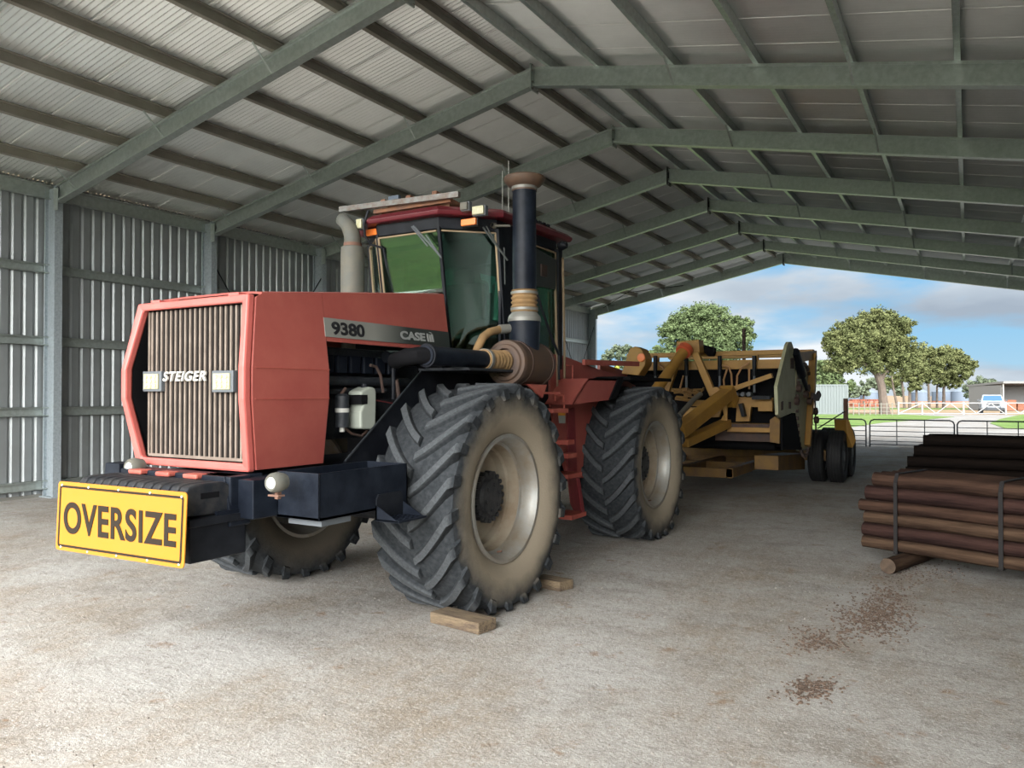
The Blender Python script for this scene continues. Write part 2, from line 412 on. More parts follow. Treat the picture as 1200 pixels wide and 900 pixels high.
# corrugated roof
def roof_mb(s):
    mb = MB(); per = .0762; n = int((YB+.2-(YF-.2))/per*6); x1 = XR+s*(abs(XE-XR)+.55)
    ra, rb = [], []
    for i in range(n+1):
        y = YF-.2+i*per/6; dz = PD+.021+.0145*math.cos(2*math.pi*i/6)
        if (i//6) % 10 == 0: dz -= .004
        ra.append((XR, y, rtop(XR)+dz)); rb.append((x1, y, rtop(x1)+dz))
    return mb.grid([ra, rb])
for s, nm in ((-1, 'ceiling_left'), (1, 'ceiling_right')):
    ce = struct(obj(nm, roof_mb(s), 'zinc_roof', smooth=True))
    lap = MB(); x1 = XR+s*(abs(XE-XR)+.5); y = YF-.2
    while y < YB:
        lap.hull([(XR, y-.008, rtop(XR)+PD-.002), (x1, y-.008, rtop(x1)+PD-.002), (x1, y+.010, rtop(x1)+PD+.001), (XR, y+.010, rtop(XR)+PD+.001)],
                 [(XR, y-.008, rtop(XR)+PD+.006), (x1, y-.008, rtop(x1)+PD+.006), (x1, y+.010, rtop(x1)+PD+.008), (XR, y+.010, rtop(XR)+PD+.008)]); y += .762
    obj('sheet_lap', lap, 'lap_highlight', ce)  # pale strips paint in the bright line along each lap
struct(obj('trim_ridge', MB().grid([[(XR+dx, y, HRT+PD+.035-abs(dx)*TB) for dx in (-.2, 0, .2)] for y in (YF-.2, YB+.2)]), 'zinc_roof'))

for ye in (YF-.19, YB+.17):
    for s in (-1, 1):
        x1 = XR+s*(abs(XE-XR)+.55)
        struct(obj('trim_barge', MB().hull([(XR, ye, rtop(XR)-.06), (x1, ye, rtop(x1)-.06), (x1, ye+.02, rtop(x1)-.06), (XR, ye+.02, rtop(XR)-.06)], [(XR, ye, rtop(XR)+PD+.03), (x1, ye, rtop(x1)+PD+.03), (x1, ye+.02, rtop(x1)+PD+.03), (XR, ye+.02, rtop(XR)+PD+.03)]), 'galv'))
# ribbed wall on the closed side
def wall_mb(x):
    mb = MB(); top = rtop(XE)-.02; per = .19; ys = []
    y = YF
    while y < YB:
        ys += [(y, 0), (y+.104, 0), (y+.130, -.029), (y+.154, -.029), (y+.180, 0)]
        y += per
    return mb.grid([[(x+d, yy, z) for (yy, d) in ys] for z in (.03, 2.4, rtop(WX)+PD+.02)])
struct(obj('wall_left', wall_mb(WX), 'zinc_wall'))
struct(obj('wall_right', MB().grid([[(XRE+.34, y, z) for y in (YF, 10, 20, YB)] for z in (.03, rtop(XE)+.1)]), 'zinc_wall'))
for z in (.20, 1.41, 2.58, 3.78):
    struct(obj('girt_beam', MB().box(WX+.015, WX+.02, YF, YB, z-.075, z+.075).box(WX+.02, WX+.09, YF, YB, z-.075, z-.069).box(WX+.02, WX+.09, YF, YB, z+.069, z+.075).box(WX+.085, WX+.09, YF, YB, z-.075, z-.055).box(WX+.085, WX+.09, YF, YB, z+.055, z+.075), 'galv'))
struct(obj('trim_slab', MB().box(WX-.12, WX+.02, YF, YB, -.02, .05), 'galv_light'))
for (k0, k1) in ((2, 3), (7, 8)):
    for (za, zb) in ((.2, 4.4), (4.4, .2)):
        o = obj('cross_brace', MB().tube([(XE-.1, fy(k0), za), (XE-.1, fy(k1), zb)], .012, 6), 'black_steel'); struct(o)
for (xa, xb) in ((XE+.3, XE+3.6), (XE+3.6, XE+.3)):
    struct(obj('cross_brace', MB().tube([(xa, fy(7), rtop(xa)-.05), (xb, fy(8), rtop(xb)-.05)], .012, 6), 'black_steel'))
for (xa, xb) in ((XE+.3, XE+3.2), (XE+3.2, XE+.3)):
    struct(obj('cross_brace', MB().tube([(xa, fy(-1), rtop(xa)-.05), (xb, fy(0), rtop(xb)-.05)], .012, 6), 'galv_light'))

#@@TRACTOR
TC = -4.53     # tractor centre line
tr = thing('tractor', 'red four wheel drive tractor with black air stack and big dusty tyres', 'tractor', (TC, 6.9, 0))

def tyre(c, r_out, half, s, parent, m='rubber_dusty', nl=22):
    """big ribbed tyre; c centre, s = +1 when the outer side looks to +X"""
    cx, cy, cz = c
    k = r_out/.92
    prof = [(.262,.492),(.285,.52),(.325,.575),(.352,.65),(.364,.72),(.360,.785),(.343,.835),(.29,.862),(.15,.874),(0,.877)]
    full = [(-a*half/.36, r*k) for a, r in prof]+[(a*half/.36, r*k) for a, r in reversed(prof[:-1])]
    mb = MB().lathe(full, c, 'X', 96)
    def base_r(a):
        a = abs(a)*.36/half
        pts = [(0,.877),(.15,.874),(.29,.862),(.343,.835),(.360,.785),(.364,.72)]
        for (a0, r0), (a1, r1) in zip(pts, pts[1:]):
            if a <= a1: return (r0+(r1-r0)*(a-a0)/(a1-a0))*k
        return .72*k
    S = 7
    for side in (-1, 1):
        for i in range(nl):
            ph0 = 2*math.pi*(i+(.5 if side > 0 else 0))/nl
            vs = []; fs = []
            for j in range(S+1):
                t = min(1, j/(S-2))
                aa = .014+.325*t; ab = aa; ph = ph0+.27*t+.10*t*t
                rb = base_r(aa*half/.36)-.012; rt = r_out-.003*t
                if j == S-1: aa, ab, rt, rb, ph = .372, .30, .885*k, .80*k, ph0+.395
                if j == S: aa, ab, rt, rb, ph = .374, .31, .80*k, .75*k, ph0+.415
                w = (.034+.016*t)*k
                sgn_ = side*half/.36
                for (dph, rr, ax) in ((-w*1.45, rb, ab), (-w*.8, rt, aa), (w*.8, rt, aa), (w*1.45, rb, ab)):
                    p = ph+dph/r_out
                    vs.append(Vector((cx+sgn_*ax*(1 if j else 0)+(side*.002 if not j else 0), cy-math.cos(p)*rr, cz+math.sin(p)*rr)))
            for j in range(S):
                for q in range(3): fs.append((j*4+q, j*4+q+1, (j+1)*4+q+1, (j+1)*4+q))
            fs.append((3,2,1,0)); fs.append((S*4, S*4+1, S*4+2, S*4+3))
            mb.add(vs, fs)
    # loaded tyre: flatten onto the ground, bulge a little
    nv = []
    for (x, y, z) in mb.v:
        if z < .10:
            q = (.10-z)/.15
            x = cx+(x-cx)*(1+.045*min(1, q))
            z = max(.002, z if z > .05 else .002+max(0, z+.05)*.48)
        nv.append((x, y, z))
    mb.v = nv
    return obj('tyre', mb, m, parent, origin=c, smooth=True)

def wheel(xc, yc, s, dusty=True, half=.355, ro=.92, zc=.87):
    """s=+1: dished outer face looks to +X"""
    c = (xc, yc, zc); k = ro/.92
    # rim
    p = [(.285,.515),(.30,.51),(.30,.485),(.275,.470),(.245,.455),(.16,.452),(.15,.43),(.05,.425),(.035,.40),(-.03,.395),(-.055,.36),(-.06,.20),(-.03,.16),(-.03,.0)]
    prof = [(s*a*half/.36, r*k) for a, r in p]
    back = [(s*a*half/.36, r*k) for a, r in [(.285,.515),(.24,.49),(0,.44),(-.24,.49),(-.30,.515),(-.30,.485),(-.24,.46),(-.07,.40),(-.10,.36)]]
    rim = obj('wheel', MB().lathe(prof, c, 'X', 64).lathe(back, c, 'X', 48), 'rim_silver', tr, origin=c, smooth=True)
    rim['label'] = 'silver wheel with dusty lugged tyre'
    # dirty disc behind the polished lip
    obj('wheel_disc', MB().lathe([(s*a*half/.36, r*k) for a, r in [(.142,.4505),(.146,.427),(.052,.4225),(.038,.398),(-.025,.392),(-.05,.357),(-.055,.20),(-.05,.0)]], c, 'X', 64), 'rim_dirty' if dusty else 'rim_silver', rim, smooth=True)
    hb = MB().lathe([(s*-.06,.20),(s*.10,.195),(s*.115,.185),(s*.12,.15),(s*.15,.14),(s*.155,.0)], c, 'X', 40)
    for i in range(20):
        a = 2*math.pi*i/20; hb.lathe([(s*.08,.0),(s*.08,.021),(s*.128,.021),(s*.132,0)], (xc, yc+.192*math.cos(a), zc+.192*math.sin(a)), 'X', 6)
    for i in range(6):
        a = 2*math.pi*i/6+.3; hb.lathe([(s*.14,.0),(s*.14,.016),(s*.165,.016),(s*.165,0)], (xc, yc+.10*math.cos(a), zc+.10*math.sin(a)), 'X', 6)
    obj('hub', hb, 'hub_black', rim, smooth=True)
    obj('valve', MB().tube([(xc+s*.18, yc+.02, zc-.44), (xc+s*.22, yc+.02, zc-.43)], .008, 6), 'exhaust_rust', rim)
    tyre(c, ro, half, s, rim, 'rubber_dusty' if dusty else 'rubber_dark')
    return rim
XN, XF = -3.09-.362, -5.28-.362
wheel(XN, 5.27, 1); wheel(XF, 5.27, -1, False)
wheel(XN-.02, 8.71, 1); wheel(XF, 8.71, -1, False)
# axles
for y in (5.27, 8.71):
    obj('axle', MB().tube([(XF+.1, y, .87), (XN-.1, y, .87)], .14, 20).lathe([(-.28,.18),(-.2,.27),(.2,.27),(.28,.18)], (TC, y, .87), 'X', 24), 'black_steel', tr, smooth=True)

# --- grille surround (chevron nose)
ZS = [1.20, 1.67, 1.873, 2.345]; HWo = [.585,.640,.640,.575]; DY = [0,-.085,-.085,0]
YG = 3.37
def lerp(xs, ys, x):
    if x <= xs[0]: return ys[0]
    for i in range(len(xs)-1):
        if x <= xs[i+1]: return ys[i]+(ys[i+1]-ys[i])*(x-xs[i])/(xs[i+1]-xs[i])
    return ys[-1]+(ys[-1]-ys[-2])/(xs[-1]-xs[-2])*(x-xs[-1])
CX = -4.535
def ring(hw_in, zpad, y_off):
    pts = []
    zz = [ZS[0]+zpad, ZS[1], ZS[2], ZS[3]-zpad]
    for i, z in enumerate(zz): pts.append((CX+HWo[i]-hw_in, YG+DY[i]+y_off, z))
    for i in range(3, -1, -1): pts.append((CX-HWo[i]+hw_in, YG+DY[i]+y_off, zz[i]))
    return pts
o0 = ring(0, 0, .0); i0 = ring(.058, .055, .0); o1 = ring(0, 0, .06); i1 = ring(.05, .05, .06)
mb = MB(); n = 8
vs = o0+i0+o1+i1; fs = []
for i in range(n):
    j = (i+1) % n
    fs += [(i, j, n+j, n+i), (i, 2*n+i, 2*n+j, j), (n+i, n+j, 3*n+j, 3*n+i), (2*n+i, 3*n+i, 3*n+j, 2*n+j)]
mb.add(vs, fs)
obj('grille_surround', mb, 'red_frame', tr, bevel=.014)['label'] = 'faded pinkish red grille surround'
la, lb_ = ring(.050, .048, .058), ring(.030, .035, .11)
la = [Vector(p) for p in la]; lb_ = [Vector((p[0], YG+.106, p[2])) for p in lb_]
mb = MB(); mb.add(la+lb_, [(i, (i+1) % 8, 8+(i+1) % 8, 8+i) for i in range(8)])
obj('nose_liner', mb, 'flat_black', tr)
# flat ribbed grille
gx0, gx1, gy = -5.045, -4.005, 3.46
mb = MB(); row = []; nr = 20; per = (gx1-gx0)/nr
for i in range(nr):
    x = gx0+i*per
    row += [(x, gy), (x+per*.40, gy+.004), (x+per*.50, gy-.03), (x+per*.92, gy-.034), (x+per*.99, gy)]
mb.grid([[(x, y, z) for x, y in row] for z in (1.27, 2.285)])
g = obj('grille', mb, 'grille_dark', tr, solid=.004)
mb = MB()
for i in range(nr):
    x = gx0+i*per; mb.box(x+per*.47, x+per*.80, gy-.042, gy-.030, 1.27, 2.285)
mb.box(gx0-.015, gx0+.005, gy-.04, gy, 1.27, 2.285).box(gx0, gx1, gy-.045, gy-.02, 1.26, 1.28)
obj('grille_slat', mb, 'grille_slat', g)
for px in (180, 262.5):
    p = at(px, 447, Y=gy-.06); p.y = gy-.075
    lb = MB().box(p.x-.105, p.x+.105, gy-.075, gy-.04, p.z-.072, p.z+.072)
    l = obj('grille_lamp', lb, 'lamp_grey', tr, bevel=.006)
    mb = MB().box(p.x-.08, p.x+.08, gy-.084, gy-.07, p.z-.052, p.z+.052)
    for a in range(3):
        for b_ in range(3): mb.lathe([(-.006,.0),(-.006,.012),(0,.015)], (p.x-.05+a*.05, gy-.084, p.z-.032+b_*.032), 'Y', 8)
    obj('lens', mb, 'lens_yellow', l)
pa = at(193, 447, Y=gy-.05); pb = at(243, 447, Y=gy-.05)
obj('nose_lettering', text_mb('STEIGER', (pa.x, gy-.06, pa.z), (1,0,0), (0,0,1), .068, pb.x-pa.x, bold=.018, depth=.014, shear=.25, spacing=1.1), 'chrome_letter', tr)
# radiator box behind the grille
obj('radiator', MB().box(CX-.565, CX+.545, 3.475, 3.98, 1.215, 2.325), 'flat_black', tr)
obj('latch_arm', MB().bar((CX-.555, 3.47, 2.08), (CX-.545, 3.49, 1.86), .035, .012), 'brown_steel', tr)

# --- hood shell
def hx(z): return lerp(ZS, HWo, min(z, 2.345))-.004-max(0, z-2.345)*.14
YH0, YH1 = YG+.118, 5.55
def ztop(y): return 2.345+(y-YG)/(YH1-YG)*.235
for s in (1, -1):
    mb = MB()
    ys = [YH0, 3.75, 4.03]
    rows = []
    for y in ys:
        zt = ztop(y); rows.append([(CX+s*hx(z), y+(lerp(ZS, DY, z)-.055 if y == YH0 and z < 2.33 else 0), z) for z in (1.21, 1.45, 1.67, 1.873, 2.08, 2.25, zt-.03, zt)])
    mb.grid(rows)
    obj('hood_side', mb, 'red_paint', tr, solid=.018, soff=0, bevel=.004)
mb = MB()
for s in (1, -1):
    rows = []
    for y in (4.031, 4.5, 5.0, YH1):
        zt = ztop(y); rows.append([(CX+s*hx(z), y, z) for z in (2.075, 2.25, zt-.03, zt)])
    mb.grid(rows)
rows = []
for y in (YH0, 3.75, 4.03, 4.5, 5.0, YH1):
    zt = ztop(y); h = hx(zt); rows.append([(CX-h, y, zt), (CX-h*.85, y, zt+.012), (CX-h*.4, y, zt+.02), (CX+h*.4, y, zt+.02), (CX+h*.85, y, zt+.012), (CX+h, y, zt)])
mb.grid(rows)
h = obj('hood', mb, 'red_paint', tr, solid=.014, soff=0)
for dx in (-.42, .40):
    obj('hinge', MB().box(CX+dx-.05, CX+dx+.05, YG+.03, YG+.13, 2.345, 2.365), 'red_frame', h, bevel=.003)
# panel crease beads
obj('panel_seam', MB().box(CX+.640, CX+.650, YG+.0, 4.03, 1.869, 1.874), 'tread_red', tr)
obj('panel_seam', MB().box(CX+.640, CX+.650, YG+.0, 4.03, 1.668, 1.673), 'tread_red', tr)

# --- model strip
z0, z1 = 2.108, 2.246
ya = at(383, 380, X=CX+.63).y
def strip(ya, yb, m, nm):
    mb = MB(); mb.hull([(CX+hx(z0)+.008, ya, z0), (CX+hx(z0)+.008, yb, z0), (CX+hx(z1)+.008, yb, z1), (CX+hx(z1)+.008, ya, z1)],
                       [(CX+hx(z0)+.014, ya, z0), (CX+hx(z0)+.014, yb, z0), (CX+hx(z1)+.014, yb, z1), (CX+hx(z1)+.014, ya, z1)])
    return obj(nm, mb, m, tr)
ym = at(452, 380, X=CX+.63).y
sp = strip(ya, YH1-.005, 'strip_dark', 'model_strip')
# grey half fades through a few bands
m = bpy.data.materials.new('strip_fade'); m.use_nodes = True; nt = m.node_tree
tc = nt.nodes.new('ShaderNodeTexCoord'); sx = nt.nodes.new('ShaderNodeSeparateXYZ'); mr = nt.nodes.new('ShaderNodeMapRange'); rp = nt.nodes.new('ShaderNodeValToRGB')
nt.links.new(tc.outputs['Object'], sx.inputs[0]); nt.links.new(sx.outputs['Y'], mr.inputs['Value'])
mr.inputs['From Min'].default_value = ya-6.9; mr.inputs['From Max'].default_value = YH1-6.9
nt.links.new(mr.outputs[0], rp.inputs['Fac']); rp.color_ramp.elements[0].position = .35; rp.color_ramp.elements[0].color = (.20,.20,.18,1)
rp.color_ramp.elements[1].position = .62; rp.color_ramp.elements[1].color = (.025,.032,.030,1)
nt.links.new(rp.outputs['Color'], nt.nodes['Principled BSDF'].inputs['Base Color']); nt.nodes['Principled BSDF'].inputs['Roughness'].default_value = .45
sp.data.materials[0] = m
up = Vector((hx(z1)-hx(z0), 0, z1-z0)).normalized()
def side_pt(px, dz): 
    y = at(px, 385, X=CX+.635).y
    return Vector((CX+hx(z0+dz)+.016, y, z0+dz))
a = side_pt(391.5, .018); b_ = side_pt(430, .018)
obj('model_number', text_mb('9380', a, (0,1,0), up, .098, b_.y-a.y, bold=.035, depth=.003), 'letter_black', sp)
a = side_pt(472, .034); b_ = side_pt(501, .034)
obj('maker_name', text_mb('CASE', a, (0,1,0), up, .070, b_.y-a.y, bold=.04, depth=.003), 'letter_grey', sp)
mb = MB(); a = side_pt(503, .034); b_ = side_pt(510.5, .034); w_ = (b_.y-a.y)
for q in range(3):
    yy = a.y+w_*(q*.37); hh = .070 if q != 1 else .066
    p = [(CX+hx(z0)+.015, yy, z0+.034), (CX+hx(z0)+.015, yy+w_*.26, z0+.034), (CX+hx(z1)+.016, yy+w_*.26, z0+.034+hh), (CX+hx(z1)+.016, yy, z0+.034+hh)]
    mb.prism(p, (.003,0,0))
    if q == 1: mb.prism([(x, y, z+.074) if z < z0+.05 else (x, y, z+.018) for x, y, z in p], (.003,0,0))
obj('maker_emblem', mb, 'letter_grey', sp)

obj('firewall', MB().box(CX-.54, CX+.56, 5.50, 5.56, 1.1, 2.35), 'flat_black', tr)
# --- engine bay
eng = obj('engine', MB().box(TC-.30, TC+.30, 4.15, 5.5, 1.35, 1.95).box(TC-.25, TC+.36, 4.2, 5.1, 1.92, 2.06), 'engine_black', tr, bevel=.02)
mb = MB()
for i in range(6): mb.box(TC+.30, TC+.40, 4.22+i*.15, 4.33+i*.15, 1.86, 2.0)
obj('cylinder_head', mb, 'blue_steel', eng, bevel=.012)
mb = MB().tube([(TC+.42, 4.2, 1.80), (TC+.42, 5.2, 1.80)], .035, 12).tube([(TC+.40, 4.25, 1.72), (TC+.42, 4.9, 1.73)], .02, 8).box(TC+.28, TC+.36, 4.15, 5.1, 1.40, 1.66)
obj('fuel_rail', mb, 'engine_black', eng, smooth=True)
for hp, hr in (([(434,428),(441,430),(446,440),(449,460)],.012), ([(400,498),(412,508),(424,511),(430,505)],.010), ([(464,445),(468,470),(474,488)],.02), ([(405,455),(400,462),(398,472)],.012), ([(438,505),(436,520),(428,530)],.015)):
    obj('hose', MB().tube([at(a, b_, X=-3.99) for a, b_ in hp], hr, 8), 'brown_steel', eng, smooth=True)
obj('wire', MB().tube([at(421, 467, X=-3.95), at(440, 469, X=-3.96), at(462, 473, X=-4.0)], .005, 6), 'dark_red', eng)
mb = MB().tube([at(461, 420, X=-4.0), at(461, 468, X=-4.0)], .018, 8).tube([at(452, 418, X=-4.05), at(470, 418, X=-4.05)], .05, 12).tube([at(470, 420, X=-4.02), at(466, 428, X=-4.02), at(460, 436, X=-4.05)], .03, 10)
obj('turbo_pipe', mb, 'black_steel', eng, smooth=True)
# oil filter
p = at(401, 480, X=-4.0)
f_ = obj('oil_filter', MB().lathe([(-.13,0),(-.13,.05),(.10,.052),(.12,.03),(.12,0)], p, 'Z', 20), 'engine_black', tr, smooth=True)
obj('filter_cap', MB().lathe([(-.165,0),(-.165,.02),(-.13,.02),(-.13,0)], p, 'Z', 12), 'chrome_letter', f_)
obj('filter_band', MB().lathe([(-.02,.053),(.01,.053)], p, 'Z', 20), 'chrome_letter', f_)
# coolant tank
p = at(424, 478, X=-3.98)
tk = [(-.085,-.155),(.045,-.165),(.085,-.14),(.09,.12),(.075,.155),(.02,.160),(-.03,.145),(-.08,.125),(-.085,.09),(-.05,.07),(-.05,.03),(-.09,-.03)]
t_ = obj('coolant_tank', MB().hull([(p.x-.07, p.y+a, p.z+b_) for a, b_ in tk], [(p.x+.07, p.y+a, p.z+b_) for a, b_ in tk]), 'tank_white', tr, bevel=.015)
obj('cap', MB().lathe([(0,.028),(.03,.028),(.03,0)], (p.x, p.y+.03, p.z+.155), 'Z', 14), 'black_steel', t_)
obj('strap', MB().box(p.x-.074, p.x+.075, p.y-.088, p.y-.02, p.z+.03, p.z+.10), 'flat_black', t_)

# --- chassis
mb = MB().box(TC-.42, TC+.42, 3.25, 6.9, .86, 1.16).box(TC-.62, TC+.62, 3.20, 3.36, .88, 1.19)
obj('chassis', mb, 'blue_steel', tr, bevel=.01)
mb = MB().prism([(CX+.32, 3.19, 1.19), (CX+.58, 3.19, 1.19), (CX+.64, 3.19, .95), (CX+.40, 3.19, .90)], (0,.30,0)).box(CX+.50, CX+.76, 3.26, 3.60, .93, 1.17)
obj('front_bracket', mb, 'blue_steel', tr, bevel=.006)
obj('front_bracket', MB().prism([(CX-.66, 3.19, 1.22), (CX-.50, 3.19, 1.22), (CX-.50, 3.19, .92), (CX-.70, 3.19, .95)], (0,.2,0)), 'blue_steel', tr, bevel=.006)
for dx in (-.27, .02, .30):
    obj('tow_lug', MB().box(CX+dx-.07, CX+dx+.07, 3.15, 3.24, 1.165, 1.195), 'tread_red', tr, bevel=.01)
# work lamps
for (px, py, X_, s) in ((318, 566, None, 1), (151.5, 547.5, None, .85)):
    p = at(px, py, Y=3.22)
    l = obj('work_lamp', MB().lathe([(0,.0),(0,.036),(-.008,.046),(.01,.058),(.05,.062),(.10,.05),(.12,.02),(.12,0)], p, 'Y', 24), 'exhaust', tr, smooth=True)
    obj('lens', MB().lathe([(-.014,0),(-.010,.028),(-.001,.036)], p, 'Y', 24), 'lens_clear', l, smooth=True)
    obj('stalk', MB().box(p.x-.012, p.x+.012, p.y+.04, p.y+.07, p.z-.10, p.z-.05).box(p.x-.06, p.x+.03, p.y+.03, p.y+.08, p.z-.085, p.z-.075), 'exhaust_rust', l)
# suitcase weights
nW = 13; wx0, wx1 = -5.02, -3.92; dw = (wx1-wx0)/nW
prof = [(2.90,.98),(2.88,1.10),(2.92,1.155),(2.98,1.165),(3.16,1.165),(3.22,1.14),(3.27,1.00),(3.25,.97)]
first = None
for i in range(nW):
    x = wx0+i*dw
    mb = MB().hull([(x+.006, y, z) for y, z in prof], [(x+dw-.006, y, z) for y, z in prof])
    o = obj('suitcase_weight', mb, 'weight_black', tr, bevel=.012)
    if i == nW-1:
        obj('hand_slot', MB().box(x+dw-.008, x+dw-.003, 3.0, 3.13, 1.075, 1.11), 'flat_black', o)
obj('weight_rail', MB().box(wx0-.02, wx1+.02, 2.90, 3.42, .935, .968).box(wx1+.0, wx1+.03, 2.90, 3.30, .92, .965), 'black_steel', tr, bevel=.004)
obj('ballast_box', MB().box(wx0+.1, wx1-.01, 2.93, 3.34, .70, .935), 'black_steel', tr, bevel=.01)
obj('rail_clip', MB().box(wx1-.005, wx1+.02, 3.10, 3.42, .965, .99).bar((wx1+.0, 3.30, 1.0), (wx1, 3.42, 1.06), .02), 'blue_steel', tr)

# side tool box (open trough)
XO, XI, YA, YBx = -3.40, -3.765, 3.44, 4.29
mb = MB().box(XI, XO, YA, YBx, .925, .945).box(XO-.012, XO, YA, YBx, .925, 1.215).box(XI, XI+.012, YA, YBx, .925, 1.215).box(XI, XO, YA, YA+.012, .925, 1.215).box(XI, XO, YBx-.012, YBx, .925, 1.215)
obj('side_box', mb, 'blue_steel', tr, bevel=.003)
obj('box_bracket', MB().box(XI+.06, XO-.02, YA+.04, YA+.30, .885, .925), 'lamp_grey', tr)
obj('box_arm', MB().box(CX+.4, XI+.01, 3.5, 4.2, .95, 1.10), 'black_steel', tr)
# step behind the box
pa = at(444.5, 586, X=XO+.03); pb = at(475, 582, X=XO+.03)
mb = MB().prism([(XO+.0, pa.y+.02, 1.03), (XO, pb.y-.02, 1.03), (XO, pb.y, 1.0), (XO, pb.y, .86), (XO, pa.y, .86), (XO, pa.y, 1.0)], (.012,0,0))
st = obj('box_step', mb, 'black_steel', tr)
mb = MB().box(XO, XO+.20, pa.y, pb.y+.02, .855, .868).prism([(XO+.0, pa.y, .86), (XO+.20, pa.y, .86), (XO, pa.y, .96)], (0,.008,0)).prism([(XO, pb.y, .86), (XO+.20, pb.y, .86), (XO, pb.y, .96)], (0,.008,0))
for i in range(5):
    for j in range(4): mb.box(XO+.02+i*.035, XO+.035+i*.035, pa.y+.03+j*.06, pa.y+.06+j*.06, .868, .873)
obj('step_tread', mb, 'blue_steel', st)

# fender
XFO, XFI = -3.42, -3.92
def fend(y, z, y2, z2, t=.012, xo=XFO):
    return MB().hull([(XFI, y, z-t), (xo, y, z-t), (xo, y2, z2-t), (XFI, y2, z2-t)], [(XFI, y, z), (xo, y, z), (xo, y2, z2), (XFI, y2, z2)])
pts = [(5.10, 1.90), (5.95, 1.90), (6.15, 1.82)]
mb = MB()
for (y, z), (y2, z2) in zip(pts, pts[1:]):
    mb.add(*[fend(y, z, y2, z2).v, fend(y, z, y2, z2).f])
obj('fender', mb, 'black_steel', tr, bevel=.002)
mb = MB().prism([(XFI+.02, 4.2, 1.205), (XFI+.02, 5.12, 1.895), (XFI+.02, 6.1, 1.895), (XFI+.02, 6.1, 1.0), (XFI+.02, 4.35, 1.0)], (-.015,0,0))
obj('fender_wall', mb, 'black_steel', tr)
obj('fender_lip', MB().bar((XFI+.025, 4.2, 1.215), (XFI+.025, 5.12, 1.905), .014, .012).bar((XFO, 5.10, 1.902), (XFO, 5.95, 1.902), .012, .02).bar((XFI, 5.10, 1.902), (XFO, 5.10, 1.902), .012, .02), 'engine_black', tr)
# rear end of the front fender, red gusset
mb = MB().prism([at(618, 450, X=-3.35), at(641, 451, X=-3.35), at(636, 466, X=-3.35), at(626, 457, X=-3.35)], (-.02,0,0)).box(-3.9, -3.37, 6.05, 6.6, 1.70, 1.72)
obj('fender_gusset', mb, 'tread_red', tr)

# --- air intake
XP = -3.50
zp = 1.99
mb = MB().tube([(XP, 4.63, zp), (XP, 5.45, zp)], .074, 24)
ip = obj('intake_pipe', mb, 'blue_steel', tr, smooth=True)
obj('intake_elbow', MB().tube([(XP, 4.66, zp), (XP-.04, 4.60, zp), (XP-.14, 4.585, zp-.01), (XP-.34, 4.70, zp-.03)], .064, 16), 'flat_black', ip, smooth=True)
obj('flange', MB().lathe([(-.02,.075),(-.02,.09),(.0,.09),(.0,.075)], (XP, 4.66, zp), 'Y', 24), 'black_steel', ip, smooth=True)
ya_, yb_ = 5.43, 5.80
rs = []; ptsT = []
for i in range(25):
    t = i/24; ptsT.append((XP, ya_+(yb_-ya_)*t, zp)); rs.append(.084+.007*math.sin(t*math.pi*14)+.02*max(0, t-.6))
hz = obj('intake_hose', MB().tube(ptsT, .09, 28, rs=rs), 'tan_rubber', tr, smooth=True)
obj('hose_clamp', MB().lathe([(-.02,.088),(-.02,.093),(.02,.093),(.02,.088)], (XP, 5.46, zp), 'Y', 28), 'galv_light', hz, smooth=True)
CZ = 1.975
can = obj('air_cleaner', MB().lathe([(5.78,.0),(5.78,.12),(5.74,.125),(5.74,.155),(5.76,.165),(5.76,.195),(5.79,.205),(5.83,.195),(6.33,.195),(6.36,.185),(6.40,.10),(6.40,0)], (XP+.02, 0, CZ), 'Y', 44), 'canister_brown', tr, smooth=True)
obj('canister_band', MB().lathe([(5.90,.197),(5.90,.203),(5.93,.203),(5.93,.197)], (XP+.02, 0, CZ), 'Y', 44), 'brown_steel', can, smooth=True)
obj('canister_band', MB().lathe([(6.28,.197),(6.28,.203),(6.31,.203),(6.31,.197)], (XP+.02, 0, CZ), 'Y', 44), 'brown_steel', can, smooth=True)
# stack
SX, SY = -3.46, 6.06
def stackpart(nm, prof, m, n=32, p=tr): return obj(nm, MB().lathe(prof, (SX, SY, 0), 'Z', n), m, p, smooth=True)
wS = 6.98
def zz(py): return HC+(HY-py)/F*wS
stack = stackpart('intake_stack', [(zz(342),.108),(zz(222),.108)], 'blue_steel')
stackpart('stack_cap', [(zz(224),.112),(zz(219),.115),(zz(217),.15),(zz(212),.185),(zz(209),.19),(zz(207),.18),(zz(205.5),.12),(zz(205),0)], 'canister_brown', p=stack)
stackpart('clamp', [(zz(222),.110),(zz(222),.116),(zz(218.5),.116),(zz(218.5),.110)], 'galv_light', p=stack)
rs = [(zz(366)+(zz(340)-zz(366))*i/20, .116+.008*math.sin(i*1.6)) for i in range(21)]
stackpart('bellows', rs, 'tan_rubber', p=stack)
stackpart('bellows_band', [(zz(345),.118),(zz(345),.124),(zz(342),.124),(zz(342),.118)], 'galv_light', p=stack)
stackpart('bellows_band', [(zz(364),.118),(zz(364),.126),(zz(361),.126),(zz(361),.118)], 'galv_light', p=stack)
stackpart('cone', [(zz(364),.105),(zz(367),.12),(zz(371),.145),(zz(374),.15),(zz(376),.15)], 'galv_light', p=stack)
stackpart('pre_cleaner', [(zz(371.5),.146),(zz(375),.146),(zz(402),.138),(CZ+.1,.135)], 'blue_steel', p=stack)
stackpart('pre_cleaner_band', [(zz(377),.148),(zz(377),.152),(zz(374),.152),(zz(374),.148)], 'galv_light', p=stack)
